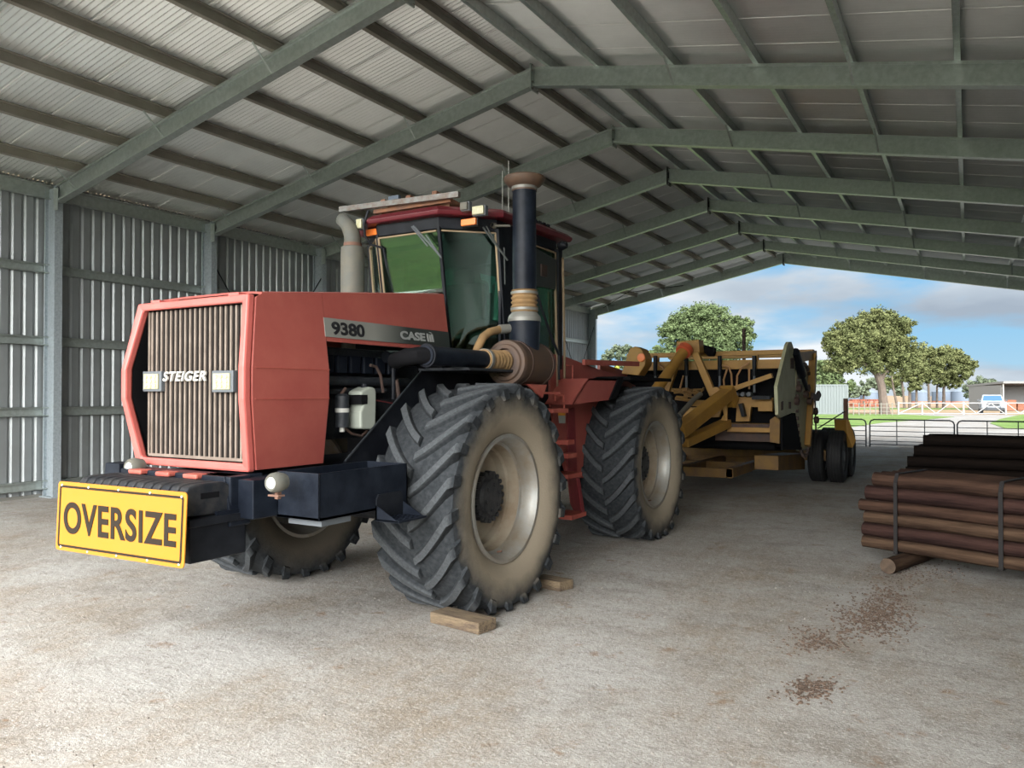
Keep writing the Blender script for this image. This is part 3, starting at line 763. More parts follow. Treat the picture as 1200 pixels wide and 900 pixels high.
# fresh-air elbow
pa = at(589, 386, X=-3.6)
mb = MB().tube([at(556, 418, X=-3.62), at(561, 405, X=-3.62), at(566, 395, X=-3.62), at(574, 389, X=-3.62), at(586, 386, X=-3.6)], .036, 16)
el = obj('fresh_air_elbow', mb, 'tan_rubber', tr, smooth=True)
obj('elbow_collar', MB().tube([at(585, 386, X=-3.6), at(598, 385, X=-3.55)], .042, 16), 'galv_light', el, smooth=True)

# exhaust on the far side
EX, EY = -5.07, 5.56
wE = 7.42
def ze(py): return HC+(HY-py)/F*wE
ex = obj('exhaust_muffler', MB().lathe([(1.9,.113),(ze(297),.113),(ze(291),.108),(ze(289),.07)], (EX, EY, 0), 'Z', 32), 'exhaust', tr, smooth=True)
mb = MB().tube([(EX, EY, ze(291)), (EX, EY, ze(280)), (EX-.02, EY, ze(272)), (EX-.055, EY, ze(265)), (EX-.11, EY-.01, ze(258)), (EX-.14, EY-.01, ze(256))], .072, 20, caps=False, rs=[.078,.078,.076,.07,.065,.062])
obj('tail_pipe', mb, 'exhaust', ex, solid=.004, smooth=True)
obj('pipe_clamp', MB().lathe([(ze(290),.08),(ze(290),.086),(ze(286),.086),(ze(286),.08)], (EX, EY, 0), 'Z', 24), 'exhaust_rust', ex, smooth=True)

# --- cab
cab = MB()
zr0, zr1 = 3.235, 3.36      # fascia band
zg0, zg1 = 1.98, 3.215
TL = .125                    # forward lean of the screens over their height
fxl, fxr, fyt = -4.88, -4.155, 5.70
# plan corners top (t) and bottom (b)
def plan(z):
    q = (zg1-z)/(zg1-zg0)*.20
    return {'FL': Vector((fxl, fyt+q, z)), 'FR': Vector((fxr, fyt+q, z)), 'NR': Vector((-3.76, 6.08+q*.75, z)), 'FRl': Vector((-5.30, 6.08+q*.75, z)),
            'BR': Vector((-3.76, 7.28, z)), 'BL': Vector((-5.30, 7.28, z)), 'NM': Vector((-3.76, 6.62, z)), 'FM': Vector((-5.30, 6.62, z))}
T, Bt = plan(zg1), plan(zg0)
def post(a, w, m='black_steel'):
    return MB().bar(Bt[a]+Vector((0,0,-.02)), T[a]+Vector((0,0,.02)), w, w)
frame = MB()
for a, w in (('FL', .03), ('FR', .03), ('NR', .05), ('FRl', .05), ('BR', .09), ('BL', .09), ('NM', .07), ('FM', .07)):
    q = post(a, w); frame.add(q.v, q.f)
# fascia round the cab top, floor, rear sill
order = ['FL', 'FR', 'NR', 'BR', 'BL', 'FRl']
F0 = [plan(zg1)[k] for k in order]
frame.hull([p+Vector((0,0,0)) for p in F0], [Vector((p.x, p.y-.02, zr1)) for p in F0])
fl = [plan(zg0)[k] for k in order]
frame.hull([p+Vector((0,0,-.55)) for p in fl], [p+Vector((0,0,.0)) for p in fl])
frame.box(-3.80, -3.745, 6.60, 7.30, 1.42, 2.05)
cabo = obj('cab', frame, 'black_steel', tr, bevel=.004)
def pane(nm, a, b_, inset=.02, zlo=zg0+.02, zhi=zg1-.02, seal=True, m='cab_glass', edges=(0,1,2,3)):
    lo, hi = plan(zlo), plan(zhi)
    d = (lo[b_]-lo[a]).normalized()*inset
    q = [lo[a]+d, lo[b_]-d, hi[b_]-d, hi[a]+d]
    nrm = (q[1]-q[0]).cross(q[3]-q[0]).normalized()*.006
    o = obj(nm, MB().hull([p-nrm for p in q], [p+nrm for p in q]), m, tr)
    if seal:
        s = MB(); c = [p+nrm*1.5 for p in q]+[q[0]+nrm*1.5]
        for e_ in edges: s.bar(c[e_], c[e_+1], .020, .014)
        obj('seal', s, 'seal_tan', o)
    return o
pane('windscreen', 'FL', 'FR', edges=(2,3)); pane('corner_glass', 'FR', 'NR', edges=(1,2)); pane('corner_glass', 'FRl', 'FL')
pane('door_glass', 'NM', 'BR', .05); pane('side_glass', 'BL', 'FM', .05); pane('rear_glass', 'BR', 'BL', .06)
pane('side_glass', 'FM', 'FRl', .04)
# solid near-side panel ahead of the door with vent above
obj('door_pillar', MB().box(-3.775, -3.75, 6.12, 6.62, 2.0, 3.215), 'black_steel', cabo)
vp = obj('vent_panel', MB().prism([(-3.75, 6.62, 3.19), (-3.75, 7.22, 3.12), (-3.75, 7.20, 2.80), (-3.75, 6.62, 2.78)], (.02,0,0)), 'strip_dark', tr, bevel=.01)
obj('socket', MB().box(-3.73, -3.715, 6.86, 6.98, 2.90, 3.02), 'brown_steel', vp)
# door seals
obj('door_seal', MB().tube([(-3.715, 7.16, 2.78), (-3.715, 7.20, 2.0), (-3.715, 7.2, 1.75)], .014, 8).tube([(-3.70, 7.30, 3.15), (-3.70, 7.34, 2.2), (-3.70, 7.34, 1.75)], .014, 8), 'seal_tan', cabo)
# roof
def roofplan(z, g):
    return [Vector((-4.90-g, 5.60-g, z)), Vector((-4.10+g, 5.60-g, z)), Vector((-3.66+g, 6.02-g, z)), Vector((-3.64+g, 7.38+g, z)), Vector((-5.40-g, 7.38+g, z)), Vector((-5.38-g, 6.02-g, z))]
mb = MB(); r0, r1, r2 = roofplan(3.32, 0), roofplan(3.36, .02), roofplan(3.405, -.03)
mb.hull(r0, r1)
mb.hull(r1, r2)
rf = obj('cab_roof', mb, 'maroon', tr, bevel=.012)
mb = MB()
for i in range(6): mb.box(-4.0, -3.72, 6.55+i*.09, 6.60+i*.09, 3.40, 3.455)
mb.box(-4.05, -3.70, 6.5, 7.15, 3.39, 3.42)
obj('roof_vent', mb, 'black_steel', rf)
# antennas
obj('antenna', MB().tube([(-3.80, 6.35, 3.40), (-3.80, 6.35, 3.95)], .006, 6), 'galv_light', rf)
obj('antenna', MB().tube([(-3.90, 6.40, 3.40), (-3.90, 6.40, 3.88)], .005, 6), 'galv_light', rf)
# roof rack
pa, pb = at(398, 245, Y=5.62), at(538, 227, Y=5.62)
rk = obj('roof_rack', MB().bar(pa, pb, .04, .05), 'bar_grey', tr)
mb = MB().box(-4.85, -4.05, 5.72, 6.5, 3.41, 3.45)
for x in (-4.75, -4.45, -4.15): mb.bar((x, 5.62, 3.52), (x+.02, 6.6, 3.43), .05, .04)
mb.box(-4.9, -4.0, 5.66, 5.70, 3.43, 3.47)
obj('rack_base', mb, 'rust_rack', rk)
p = at(463, 232, Y=5.62); obj('rack_plate', MB().box(p.x-.07, p.x+.05, 5.60, 5.64, p.z-.01, p.z+.025), 'silo', rk)
# small lamps
def small_lamp(nm, px, py, wpx, hpx, Y_, m, parent, back='black_steel'):
    p = at(px, py, Y=Y_); k = (p.x**2+p.y**2)**.5/F*.98
    o = obj(nm, MB().box(p.x-wpx*k/2-.008, p.x+wpx*k/2+.008, p.y, p.y+.05, p.z-hpx*k/2-.008, p.z+hpx*k/2+.008), back, parent, bevel=.004)
    obj('lens', MB().box(p.x-wpx*k/2, p.x+wpx*k/2, p.y-.025, p.y+.002, p.z-hpx*k/2, p.z+hpx*k/2), m, o, bevel=.006); return o
small_lamp('roof_lamp', 561, 246, 16, 10, 5.75, 'lens_yellow', tr, 'lamp_grey')
small_lamp('roof_lamp', 421.5, 262, 8, 11, 5.6, 'lens_yellow', tr, 'lamp_grey')
small_lamp('beacon_box', 544.5, 241, 10, 9, 5.7, 'exhaust', tr, 'lamp_grey')
a_ = small_lamp('turn_signal', 550, 260, 21, 8, 5.80, 'orange_lens', tr)
a_ = small_lamp('turn_signal', 437, 272, 18, 8, 5.75, 'orange_lens', tr)
mb = MB().tube([at(431, 246, Y=5.62), at(426, 262, Y=5.6), at(427, 275, Y=5.62), at(434, 286, Y=5.66), at(448, 290, Y=5.7)], .011, 8)
mb.tube([at(449, 290, Y=5.70), at(453, 312, Y=5.75), at(460, 340, Y=5.8)], .012, 8)
obj('mirror_arm', mb, 'black_steel', cabo, smooth=True)
obj('side_lamp', MB().lathe([(0,.04),(.04,.05),(.09,.03),(.09,0)], at(655, 288, X=-3.6), 'X', 16), 'black_steel', cabo, smooth=True)
obj('camera_bracket', MB().lathe([(0,.02),(.05,.03),(.05,0)], at(576, 263, Y=6.0), 'Y', 12).tube([at(580, 264, Y=6.02), at(598, 264, Y=6.1)], .012, 8), 'exhaust', cabo)
# wipers
mb = MB()
mb.tube([at(482, 265, Y=5.60), at(501, 288, Y=5.64)], .008, 6).tube([at(484, 264, Y=5.60), at(516, 300, Y=5.66)], .009, 6).tube([at(499, 275, Y=5.63), at(517, 302, Y=5.66)], .007, 6)
obj('wiper', mb, 'lamp_grey', cabo)
def cg(px, py): return at(px, py, w=1)  # direction helper
lo, hi = plan(zg0), plan(zg1)
def on_corner(px, py, off=.05):
    # point on the corner-glass plane, pushed slightly outward
    a, b_, c = lo['FR'], lo['NR'], hi['FR']; nn = (b_-a).cross(c-a).normalized()
    d = ray(px, py); o_ = Vector((0,0,HC)); t = (a-o_).dot(nn)/d.dot(nn); p = o_+d*t
    if nn.y > 0: nn = -nn
    return p+nn*off
mb = MB().tube([on_corner(565, 266), on_corner(594, 305)], .010, 6).tube([on_corner(569, 265), on_corner(583, 290)], .007, 6).tube([on_corner(590, 290), on_corner(591, 333)], .007, 6)
obj('wiper', mb, 'strip_dark', cabo)
# interior
mb = MB().box(-4.80, -4.28, 6.62, 6.74, 2.30, 2.85).box(-4.80, -4.28, 6.30, 6.70, 2.18, 2.30)
st_ = obj('seat', mb, 'seat_grey', tr, bevel=.04)
obj('headrest', MB().box(-4.66, -4.42, 6.64, 6.72, 2.86, 3.0), 'seat_grey', st_, bevel=.03)
ring_ = [(-4.50+.19*math.cos(t), 6.02+.06*math.sin(t), 2.55+.19*math.sin(t)) for t in [2*math.pi*i/24 for i in range(25)]]
sw = obj('steering_wheel', MB().tube(ring_, .016, 8), 'strip_dark', tr, smooth=True)
obj('steering_column', MB().tube([(-4.50, 6.02, 2.55), (-4.50, 5.93, 2.05)], .03, 8).bar((-4.68, 6.02, 2.55), (-4.32, 6.02, 2.55), .03, .02), 'strip_dark', sw)
obj('dash', MB().box(-4.8, -4.25, 5.93, 6.1, 2.0, 2.35), 'seat_grey', cabo, bevel=.03)
obj('console', MB().box(-4.2, -3.95, 6.2, 6.8, 2.0, 2.42), 'cab_inside', cabo, bevel=.03)
obj('cyan_cutout', MB().prism([at(a, b_, Y=6.95) for a, b_ in [(562.5,320),(564,327),(572,331),(573.5,343),(576.5,343),(576.5,334),(580,331),(580,324)]], (0,.01,0)), 'pale_cyan', cabo)  # flat cyan shape added inside the cab
obj('headliner', MB().box(-5.2, -3.85, 6.1, 7.2, 3.14, 3.19), 'cab_inside', cabo)

# handrail beside the door
mb = MB().tube([at(628, 340, X=-3.55), at(636, 365, X=-3.5), at(648, 400, X=-3.45), at(655, 416, X=-3.45), at(655, 445, X=-3.45)], .014, 8)
obj('handrail', mb, 'black_steel', tr, smooth=True)

# --- rear frame
XRF = -3.72
pts = [(645, 416), (656, 415), (684, 426), (725, 441), (745, 452), (745, 480), (700, 500), (690, 560), (668, 560), (650, 500), (645, 470)]
mb = MB().prism([at(a, b_, X=XRF) for a, b_ in pts], (-.05,0,0))
obj('rear_frame', mb, 'red_paint', tr, bevel=.004)
mb = MB().box(-5.34, XRF-.04, 7.45, 9.9, 1.05, 1.62).box(-5.0, -4.1, 6.6, 7.5, .75, 1.25)
obj('rear_chassis', mb, 'red_paint', tr, bevel=.01)
mb = MB().prism([at(a, b_, X=XRF-1.62) for a, b_ in [(700,425),(760,445),(760,480),(700,480)]], (.05,0,0))
obj('rear_frame', mb, 'red_paint', tr)
# rear fender (near)
q = [at(a, b_, X=-3.40) for a, b_ in [(671, 474), (690, 443.5), (725, 444), (715, 468.5)]]
mb = MB().prism(q, (-.02,0,0)).hull([q[1], q[2], q[2]+Vector((0,0,-.02)), q[1]+Vector((0,0,-.02))], [p+Vector((-.32,0,0)) for p in (q[1], q[2], q[2]+Vector((0,0,-.02)), q[1]+Vector((0,0,-.02)))])
mb.hull([q[0], q[1], q[1]+Vector((0,.02,0)), q[0]+Vector((0,.02,0))], [p+Vector((-.32,0,0)) for p in (q[0], q[1], q[1]+Vector((0,.02,0)), q[0]+Vector((0,.02,0)))])
obj('rear_fender', mb, 'red_paint', tr)
q2 = [at(a, b_, X=-3.38) for a, b_ in [(725, 444), (733, 441), (722, 467), (715, 468.5)]]
mb = MB().prism(q2, (-.4,0,0)).box(-3.95, -3.3, 8.2, 9.6, 1.86, 1.90)
obj('fender_flap', mb, 'flat_black', tr)
mb = MB().bar(at(684, 424.5, X=-3.66), at(748, 426.5, X=-3.66), .035, .06)
obj('rear_rail', mb, 'tread_red', tr)
mb = MB().tube([at(664, 428, X=-3.68), at(671, 428, X=-3.66), at(671, 460, X=-3.66), at(664, 460, X=-3.68)], .010, 6)
obj('grab_handle', mb, 'red_paint', tr)
# ladder
LX = -3.52
for (xa, xb, py) in ((646, 664, 479), (663, 671, 516), (664, 674, 532), (664, 680, 556), (668, 685, 604)):
    a, b_ = at(xa, py, X=LX), at(xb, py, X=LX); obj('ladder_step', MB().box(LX-.22, LX+.02, a.y, b_.y, a.z-.045, a.z), 'tread_red', tr)
mb = MB().prism([at(a, b_, X=LX-.2) for a, b_ in [(664,480),(672,478),(675,556),(684,600),(676,606),(668,590),(664,556)]], (.015,0,0))
mb.prism([at(a, b_, X=LX+.0) for a, b_ in [(675,560),(678,560),(684,600),(681,602)]], (.012,0,0))
obj('ladder_side', mb, 'dark_red', tr)
mb = MB().tube([at(650, 470, X=LX), at(650, 463, X=LX), at(660, 463, X=LX), at(661, 478, X=LX)], .012, 6)
obj('ladder_handle', mb, 'tread_red', tr)
obj('warning_label', MB().prism([at(a, b_, X=LX+.02) for a, b_ in [(654,484),(662,484),(662,496),(655,496)]], (.004,0,0)), 'strip_grey', tr)
obj('warning_band', MB().prism([at(a, b_, X=LX+.024) for a, b_ in [(654,484),(662,484),(662,487),(654,487)]], (.004,0,0)), 'sign_yellow', tr)
# articulation and drawbar
obj('articulation_joint', MB().lathe([(.45,.22),(1.45,.22)], (TC, 7.15, 0), 'Z', 24).box(TC-.35, TC+.35, 6.8, 7.5, .6, .75), 'black_steel', tr)
obj('drawbar', MB().box(TC-.08, TC+.08, 9.4, 10.9, .45, .55), 'black_steel', tr)

#@@SIGN
# --- OVERSIZE sign hung in front
YS = 2.80
c4 = [at(69.5, 563.5, Y=YS), at(220, 577, Y=YS), at(216.5, 666, Y=YS), at(66.5, 643, Y=YS)]
sg = thing('oversize_sign', 'yellow OVERSIZE warning sign with black border hanging before the front weights', 'sign', tuple(c4[3]))
def inset(q, a):
    c = sum(q, Vector())/4; out = []
    for i in range(4):
        p = q[i]; d1 = (q[(i+1) % 4]-p).normalized(); d0 = (q[(i-1) % 4]-p).normalized(); out.append(p+(d1+d0)*a)
    return out
mb = MB()
def rounded(q, r, n=5):
    out = []
    for i in range(4):
        p = q[i]; d1 = (q[(i+1) % 4]-p).normalized()*r; d0 = (q[(i-1) % 4]-p).normalized()*r
        for k in range(n+1):
            t = k/n; out.append((p+d0)*(1-t)**2+p*2*t*(1-t)+(p+d1)*t*t)
    return out
qq = rounded(c4, .03)
obj('sign_panel', MB().prism(qq, (0,.006,0)), 'sign_yellow', sg)
qo, qi = rounded([p+Vector((0,-.002,0)) for p in inset(c4, .024)], .02), rounded([p+Vector((0,-.002,0)) for p in inset(c4, .038)], .012)
mb = MB(); nq = len(qo); fs = []
for i in range(nq): j = (i+1) % nq; fs.append((i, j, nq+j, nq+i))
mb.add(qo+qi, fs)
obj('border', mb, 'sign_black', sg, solid=.002)
# lettering follows the sheared panel
tm = text_mb('OVERSIZE', (0,0,0), (1,0,0), (0,0,1), 1, 1, bold=.022, depth=.003, spacing=1.08)
q = [at(76.5, 624, Y=YS), at(207.5, 641.5, Y=YS), at(208, 602, Y=YS), at(76.5, 587, Y=YS)]
nv = []
for (x, y, z) in tm.v:
    p = (q[0]*(1-x)+q[1]*x)*(1-z)+(q[3]*(1-x)+q[2]*x)*z
    nv.append((p.x, p.y-.003+y, p.z))
tm.v = nv
obj('lettering', tm, 'sign_black', sg)
mb = MB()
for (px, py) in ((74,568),(105,571),(140,574),(177,577.5),(214,582),(73,640),(104,646),(138,650.5),(174,656),(211,661)):
    obj('rivet', MB().lathe([(-.006,0),(-.005,.007),(0,.008)], at(px, py, Y=YS), 'Y', 8), 'chrome_letter', sg)
obj('hanger', MB().box(-4.9, -4.86, 2.806, 2.93, .95, .99).box(-4.05, -4.01, 2.806, 2.93, .95, .99), 'black_steel', sg)

# --- wooden chocks
def block(name, label, corners, h, m='block_wood'):
    b = MB().hull([Vector((p.x, p.y, .001)) for p in corners], [Vector((p.x, p.y, h)) for p in corners])
    o = obj(name, b, m, origin=(corners[0].x, corners[0].y, 0), bevel=.008); tag(o, label, 'wood block', 'wheel chocks'); return o
a, b_, c = at(504, 729, Z=0), at(561, 743.5, Z=0), at(582, 736, Z=0)
a.z = b_.z = c.z = 0
block('wood_block', 'weathered timber block lying before the front wheel', [a, b_, c, a+(c-b_)], .085)
a, b_, c = at(640, 690, Z=0), at(656, 693, Z=0), at(672, 689, Z=0)
block('wood_block', 'short timber block wedged behind the front wheel', [a+(a-b_)*1.2, b_, c, a+(a-b_)*1.2+(c-b_)], .085)

#@@SCRAPER
sc = thing('land_scraper', 'large yellow earthmoving scraper hitched behind the red tractor', 'scraper', (TC, 13.5, 0))
Y1 = 12.75
def sbar(pairs, Y_, depth=.10):
    mb = MB()
    for (xa, ya, xb, yb, th) in pairs:
        p, q = at(xa, ya, Y=Y_), at(xb, yb, Y=Y_); k = ((p.x**2+p.y**2)**.5)/F
        mb.bar(p, q, depth, th*k, up=(0,0,1) if abs(q.z-p.z) < abs(q.x-p.x)*3 else (1,0,0))
    return mb
# bowl body, side walls
bowl = MB().box(-5.30, -2.62, 13.0, 13.1, .80, 2.05).box(-5.30, -2.62, 15.0, 15.1, .80, 2.2).box(-5.30, -5.23, 13.0, 15.1, .80, 2.3).box(-5.30, -2.62, 13.0, 15.1, .78, .84)
obj('bowl', bowl, 'flat_black', sc)
# top frame beams
tf = MB()
p0, p1 = at(700, 417, Y=Y1), at(903, 413, Y=Y1)
tf.box(-5.2, -2.5, Y1, Y1+.12, at(830, 417.5, Y=Y1).z, at(830, 412, Y=Y1).z)
tf.box(-5.2, -2.5, Y1+.03, Y1+.13, at(830, 433, Y=Y1).z, at(830, 422.5, Y=Y1).z)
for px in (769, 842, 886): 
    p = at(px, 415, Y=Y1); tf.box(p.x-.03, p.x+.03, Y1+.01, Y1+.1, at(px, 424, Y=Y1).z, at(px, 414, Y=Y1).z)
obj('top_beam', MB().box(-5.2, -2.45, 15.0, 15.15, at(880, 420, Y=15.2).z, at(880, 412, Y=15.2).z), 'yellow_machine', sc, bevel=.008)
obj('top_beam', tf, 'yellow_machine', sc, bevel=.008)
for px in (768, 804.5, 843.5, 884):
    p, q = at(px, 417, Y=Y1-.06), at(px, 460, Y=Y1-.06)
    cy = obj('lift_cylinder', MB().tube([p, p+(q-p)*.55], .035, 12), 'black_steel', sc, smooth=True)
    obj('piston_rod', MB().tube([p+(q-p)*.5, q], .022, 10), 'lamp_grey', cy, smooth=True)
# hoses
for pts in ([(846,428),(854,430),(857,438),(858,456)], [(863,458),(864,440),(869,431),(878,425)], [(849,458),(848,445),(852,433)], [(771,427),(777,430),(781,440)], [(878,456),(878,432)], [(797,455),(801,440)]):
    obj('hydraulic_hose', MB().tube([at(a, b_, Y=Y1-.1) for a, b_ in pts], .016, 8), 'hose_tan', sc, smooth=True)
# diagonal brace and manifold
obj('diagonal_brace', sbar([(853, 458, 905, 440, 5)], Y1-.15), 'yellow_machine', sc)
obj('manifold', sbar([(882, 466, 903, 466, 4), (868, 473, 872, 488, 4)], Y1-.2, .12), 'black_steel', sc)
mb = MB()
for px in (862, 870, 877): mb.lathe([(0,0),(0,.035),(.12,.035),(.12,0)], at(px, 462, Y=Y1-.25), 'Y', 12)
obj('coupler', mb, 'lamp_grey', sc)
# front wall of the bowl: lower yellow plates
lw = MB()
def plate(pts, Y_, d, mbx):
    mbx.prism([at(a, b_, Y=Y_) for a, b_ in pts], (0, d, 0)); return mbx
plate([(855,465),(905,466),(905,482),(888,482),(888,477),(880,477),(878,494),(862,494),(863,478),(858,478)], Y1-.05, .1, lw)
plate([(808,469),(856,469),(856,476),(808,476)], Y1+.05, .1, lw)
plate([(800,477.5),(846,477.5),(843,489),(800,489)], Y1+.1, .08, lw)
obj('front_plate', lw, 'yellow_machine', sc, bevel=.006)
obj('apron', plate([(852,496),(904,497),(903,507),(852,506)], Y1-.35, .30, MB()), 'yellow_machine', sc, bevel=.006)
obj('apron_recess', plate([(857,496.5),(902,497),(901,501.5),(857,500.5)], Y1-.36, .02, MB()), 'brown_steel', sc)
obj('cutting_blade', plate([(838,505),(904,507),(904,518),(838,516)], Y1-.15, .2, MB()), 'brown_steel', sc)
obj('blade_arm', plate([(902,492),(908,488),(914,492),(913,520),(902,518)], Y1-.45, .12, MB()), 'yellow_dark', sc)
obj('roller', MB().tube([(-5.2, 12.95, .87), (-2.7, 12.95, .87)], .09, 16), 'flat_black', sc, smooth=True)
# mast and big push cylinder
Y2 = 12.25
mst = MB()
plate([(793,400),(819,398),(820,413),(812,416),(797,413),(792,410)], Y2, .25, mst)
obj('mast_head', mst, 'yellow_machine', sc, bevel=.01)
p, q = at(802, 411, Y=Y2-.12), at(768, 458, X=at(768, 458, Y=11.2).x)
q = at(768, 458, Y=11.3)
pc = obj('push_cylinder', MB().tube([p, q], .085, 20), 'yellow_machine', sc, smooth=True)
d = (q-p).normalized()
obj('gland_ring', MB().tube([p-d*.06, p+d*.05], .125, 20), 'red_orange', pc, smooth=True)
obj('mast_leg', MB().bar(at(815, 413, Y=Y2+.02), at(836, 463, Y=Y2+.02), .10, .11), 'yellow_machine', sc, bevel=.01)
obj('mast_leg', MB().bar(at(797, 415, Y=Y2+.3), at(782, 458, Y=Y2+.3), .09, .09), 'yellow_machine', sc, bevel=.01)
obj('bolt_boss', MB().lathe([(0,0),(0,.075),(.18,.075),(.18,0)], at(838, 459, Y=Y2-.05), 'Y', 18), 'yellow_machine', sc, smooth=True)
obj('air_tank', MB().tube([at(823, 407, Y=12.6), at(833, 412, Y=12.6), at(838, 413, Y=12.6)], .07, 14, rs=[.05,.085,.07]), 'flat_black', sc, smooth=True)
# far arm with orange reflector
obj('side_arm', plate([(728,438),(738,408),(744,406),(752,409),(757,420),(756,428),(748,440)], 11.7, .3, MB()), 'yellow_machine', sc, bevel=.015)
obj('reflector', MB().lathe([(-.02,0),(-.015,.06),(0,.07)], at(751.5, 419, Y=11.68), 'Y', 18), 'orange_lens', sc, smooth=True)
# gooseneck arms to the hitch
gn = MB().bar(at(852, 462, Y=12.3), at(795, 506, Y=10.7), .2, .19)
gn.bar(at(850, 470, Y=12.35), at(855, 459, Y=12.5), .24, .3)
obj('draft_arm', gn, 'yellow_machine', sc, bevel=.015)
obj('draft_arm', MB().bar(at(851, 496, Y=12.4), at(800, 519, Y=10.9), .18, .13), 'yellow_machine', sc, bevel=.012)
gc = MB().bar((-4.45, 10.9, .62), (-3.75, 10.85, 1.0), .16, .16).bar((-4.53, 10.3, .52), (-4.45, 11.0, .62), .2, .18).bar((-4.45, 10.9, .62), (-5.2, 12.4, 1.1), .16, .16)
obj('hitch_tongue', gc, 'yellow_machine', sc, bevel=.01)
obj('hydraulic_ram', MB().tube([at(821, 462, Y=12.2), at(813, 468, Y=11.95), at(796, 487, Y=11.2)], .04, 14), 'exhaust', sc, smooth=True)
obj('web_plate', plate([(845,470),(852,466),(852,493),(844,500),(842,497),(848,486)], 12.3, .04, MB()), 'yellow_machine', sc)
# hose and valve clutter on the draft frame
mb = MB()
for i in range(14):
    x0_, y0_ = 787+random.random()*26, 456+random.random()*14
    mb.tube([at(x0_, y0_, Y=12.3), at(x0_+5+random.random()*8, y0_+random.random()*6-2, Y=12.25), at(x0_+12, y0_+random.random()*8-3, Y=12.3)], .018, 6)
mb.add(*(lambda m_: (m_.v, m_.f))(sbar([(787, 457, 812, 458, 4), (792, 467, 812, 470, 3)], 12.45)))
obj('valve_bank', mb, 'yellow_dark', sc)
# near side plate
XS = -2.42
obj('side_plate', MB().prism([at(a, b_, X=XS) for a, b_ in [(923,404),(925,400.5),(928,400.5),(931.5,411),(932.5,482),(915,489.5),(912,486),(911,453),(918,425)]], (-.05,0,0)), 'cream_plate', sc, bevel=.006)
mb = MB()
for pts in ([(927,420),(931,419),(931,432),(927,432)], [(925,471),(927,471),(927,479),(925,479)], [(916,471),(918,470),(918,480),(916,481)]):
    obj('plate_slot', MB().prism([at(a, b_, X=XS+.01) for a, b_ in pts], (-.02,0,0)), 'brown_steel', sc)
cc = at(943, 474, X=XS-.04)
zc_, yc_ = cc.z, cc.y
disc = []
for i in range(40):
    t = 2*math.pi*i/40; disc.append((XS-.10, yc_+.78*math.cos(t), max(.74, 1.42+.88*math.sin(t))))
obj('end_disc', MB().prism(disc, (.04,0,0)), 'cream_plate', sc)
mb = MB()
for i in range(40):
    t = 2*math.pi*i/40; mb.box(XS-.06, XS-.02, yc_+.70*math.cos(t)-.03, yc_+.70*math.cos(t)+.03, 1.42+.80*math.sin(t)-.03, 1.42+.80*math.sin(t)+.03)
obj('drive_chain', mb, 'brown_steel', sc)
obj('opening_shade', MB().prism([at(a, b_, X=XS+.02) for a, b_ in [(917,490),(932,484),(939,527),(917,527)]], (-.03,0,0)), 'flat_black', sc)  # thin black sheet painting in the shade of the opening below the plate
obj('edge_ram', MB().tube([at(932, 412, X=XS+.03), at(940, 440, X=XS+.03)], .07, 12).tube([at(940, 440, X=XS+.03), at(946, 457, X=XS+.03)], .035, 10), 'black_steel', sc, smooth=True)
mb = MB().bar(at(953, 415, X=XS), at(951, 460, X=XS), .12, .16).bar(at(951, 460, X=XS), at(946, 522, X=XS), .1, .10).bar(at(934, 419, X=XS-.02), at(955, 416, X=XS-.02), .08, .16)
obj('rear_post', mb, 'yellow_machine', sc, bevel=.01)
obj('latch_horn', MB().prism([at(a, b_, X=XS+.03) for a, b_ in [(950,460),(955,463),(958,458),(960,463),(957,470),(950,468)]], (.04,0,0)).tube([at(955, 468, X=XS), at(956, 507, X=XS)], .015, 6), 'brown_steel', sc)
mb = MB()
for (a, b_) in ((946,455),(944,462),(948,470),(955,482),(956,492),(933,470),(936,455)): obj('linkage_bracket', MB().lathe([(-.03,0),(-.03,.06),(.04,.07),(.06,0)], at(a, b_, X=XS+.02), 'X', 7), 'brown_steel', sc)
# lower ladder chassis
mb = MB()
for x in (-3.50, -4.35, -5.25): mb.box(x-.06, x+.06, 13.15, 19.2, .28, .44)
for y in (13.2, 14.5, 15.9, 17.3, 19.0): mb.box(-5.3, -3.45, y-.05, y+.05, .27, .43)
obj('rear_chassis', mb, 'yellow_dark', sc, bevel=.006)
obj('axle_beam', MB().box(-6.05, -2.1, 15.75, 16.05, .42, .62).box(-6.05, -2.1, 17.05, 17.30, .42, .62).box(-4.7, -4.1, 15.2, 17.4, .60, .80), 'yellow_dark', sc, bevel=.01)
obj('step_box', MB().prism([at(a, b_, X=-2.75) for a, b_ in [(912,534),(943,531),(943,550),(912,551)]], (-.4,0,0)), 'yellow_dark', sc, bevel=.01)
# wheels
def truck_wheel(x, y):
    c = (x, y, .505); h = .14
    pr = [(h*.75,.28),(h*.95,.31),(h,.40),(h*.97,.46),(h*.8,.495)]
    full = [(-a, r) for a, r in pr]
    for g in (-.55,-.2,.2,.55):
        full += [(h*(g-.09),.50),(h*(g-.05),.487),(h*(g+.05),.487),(h*(g+.09),.50)]
    full += [(a, r) for a, r in reversed(pr)]
    w_ = obj('road_wheel', MB().lathe(full, c, 'X', 48), 'truck_rubber', sc, origin=c, smooth=True)
    obj('hub_rim', MB().lathe([(.09,.285),(.11,.28),(.09,.26),(.02,.20),(.02,.11),(.13,.10),(.13,0)], c, 'X', 32).lathe([(-.09,.285),(-.02,.20),(-.02,0)], c, 'X', 32), 'lamp_grey', w_, smooth=True)
for y in (15.95, 17.2):
    for x in (-2.18, -2.51, -5.60, -5.93): truck_wheel(x, y)
for y in (15.95,):
    pass
p = at(991, 467, w=15.2)
obj('marker_pole', MB().box(p.x-.04, p.x+.04, p.y-.04, p.y+.04, .95, p.z), 'exhaust_rust', sc)
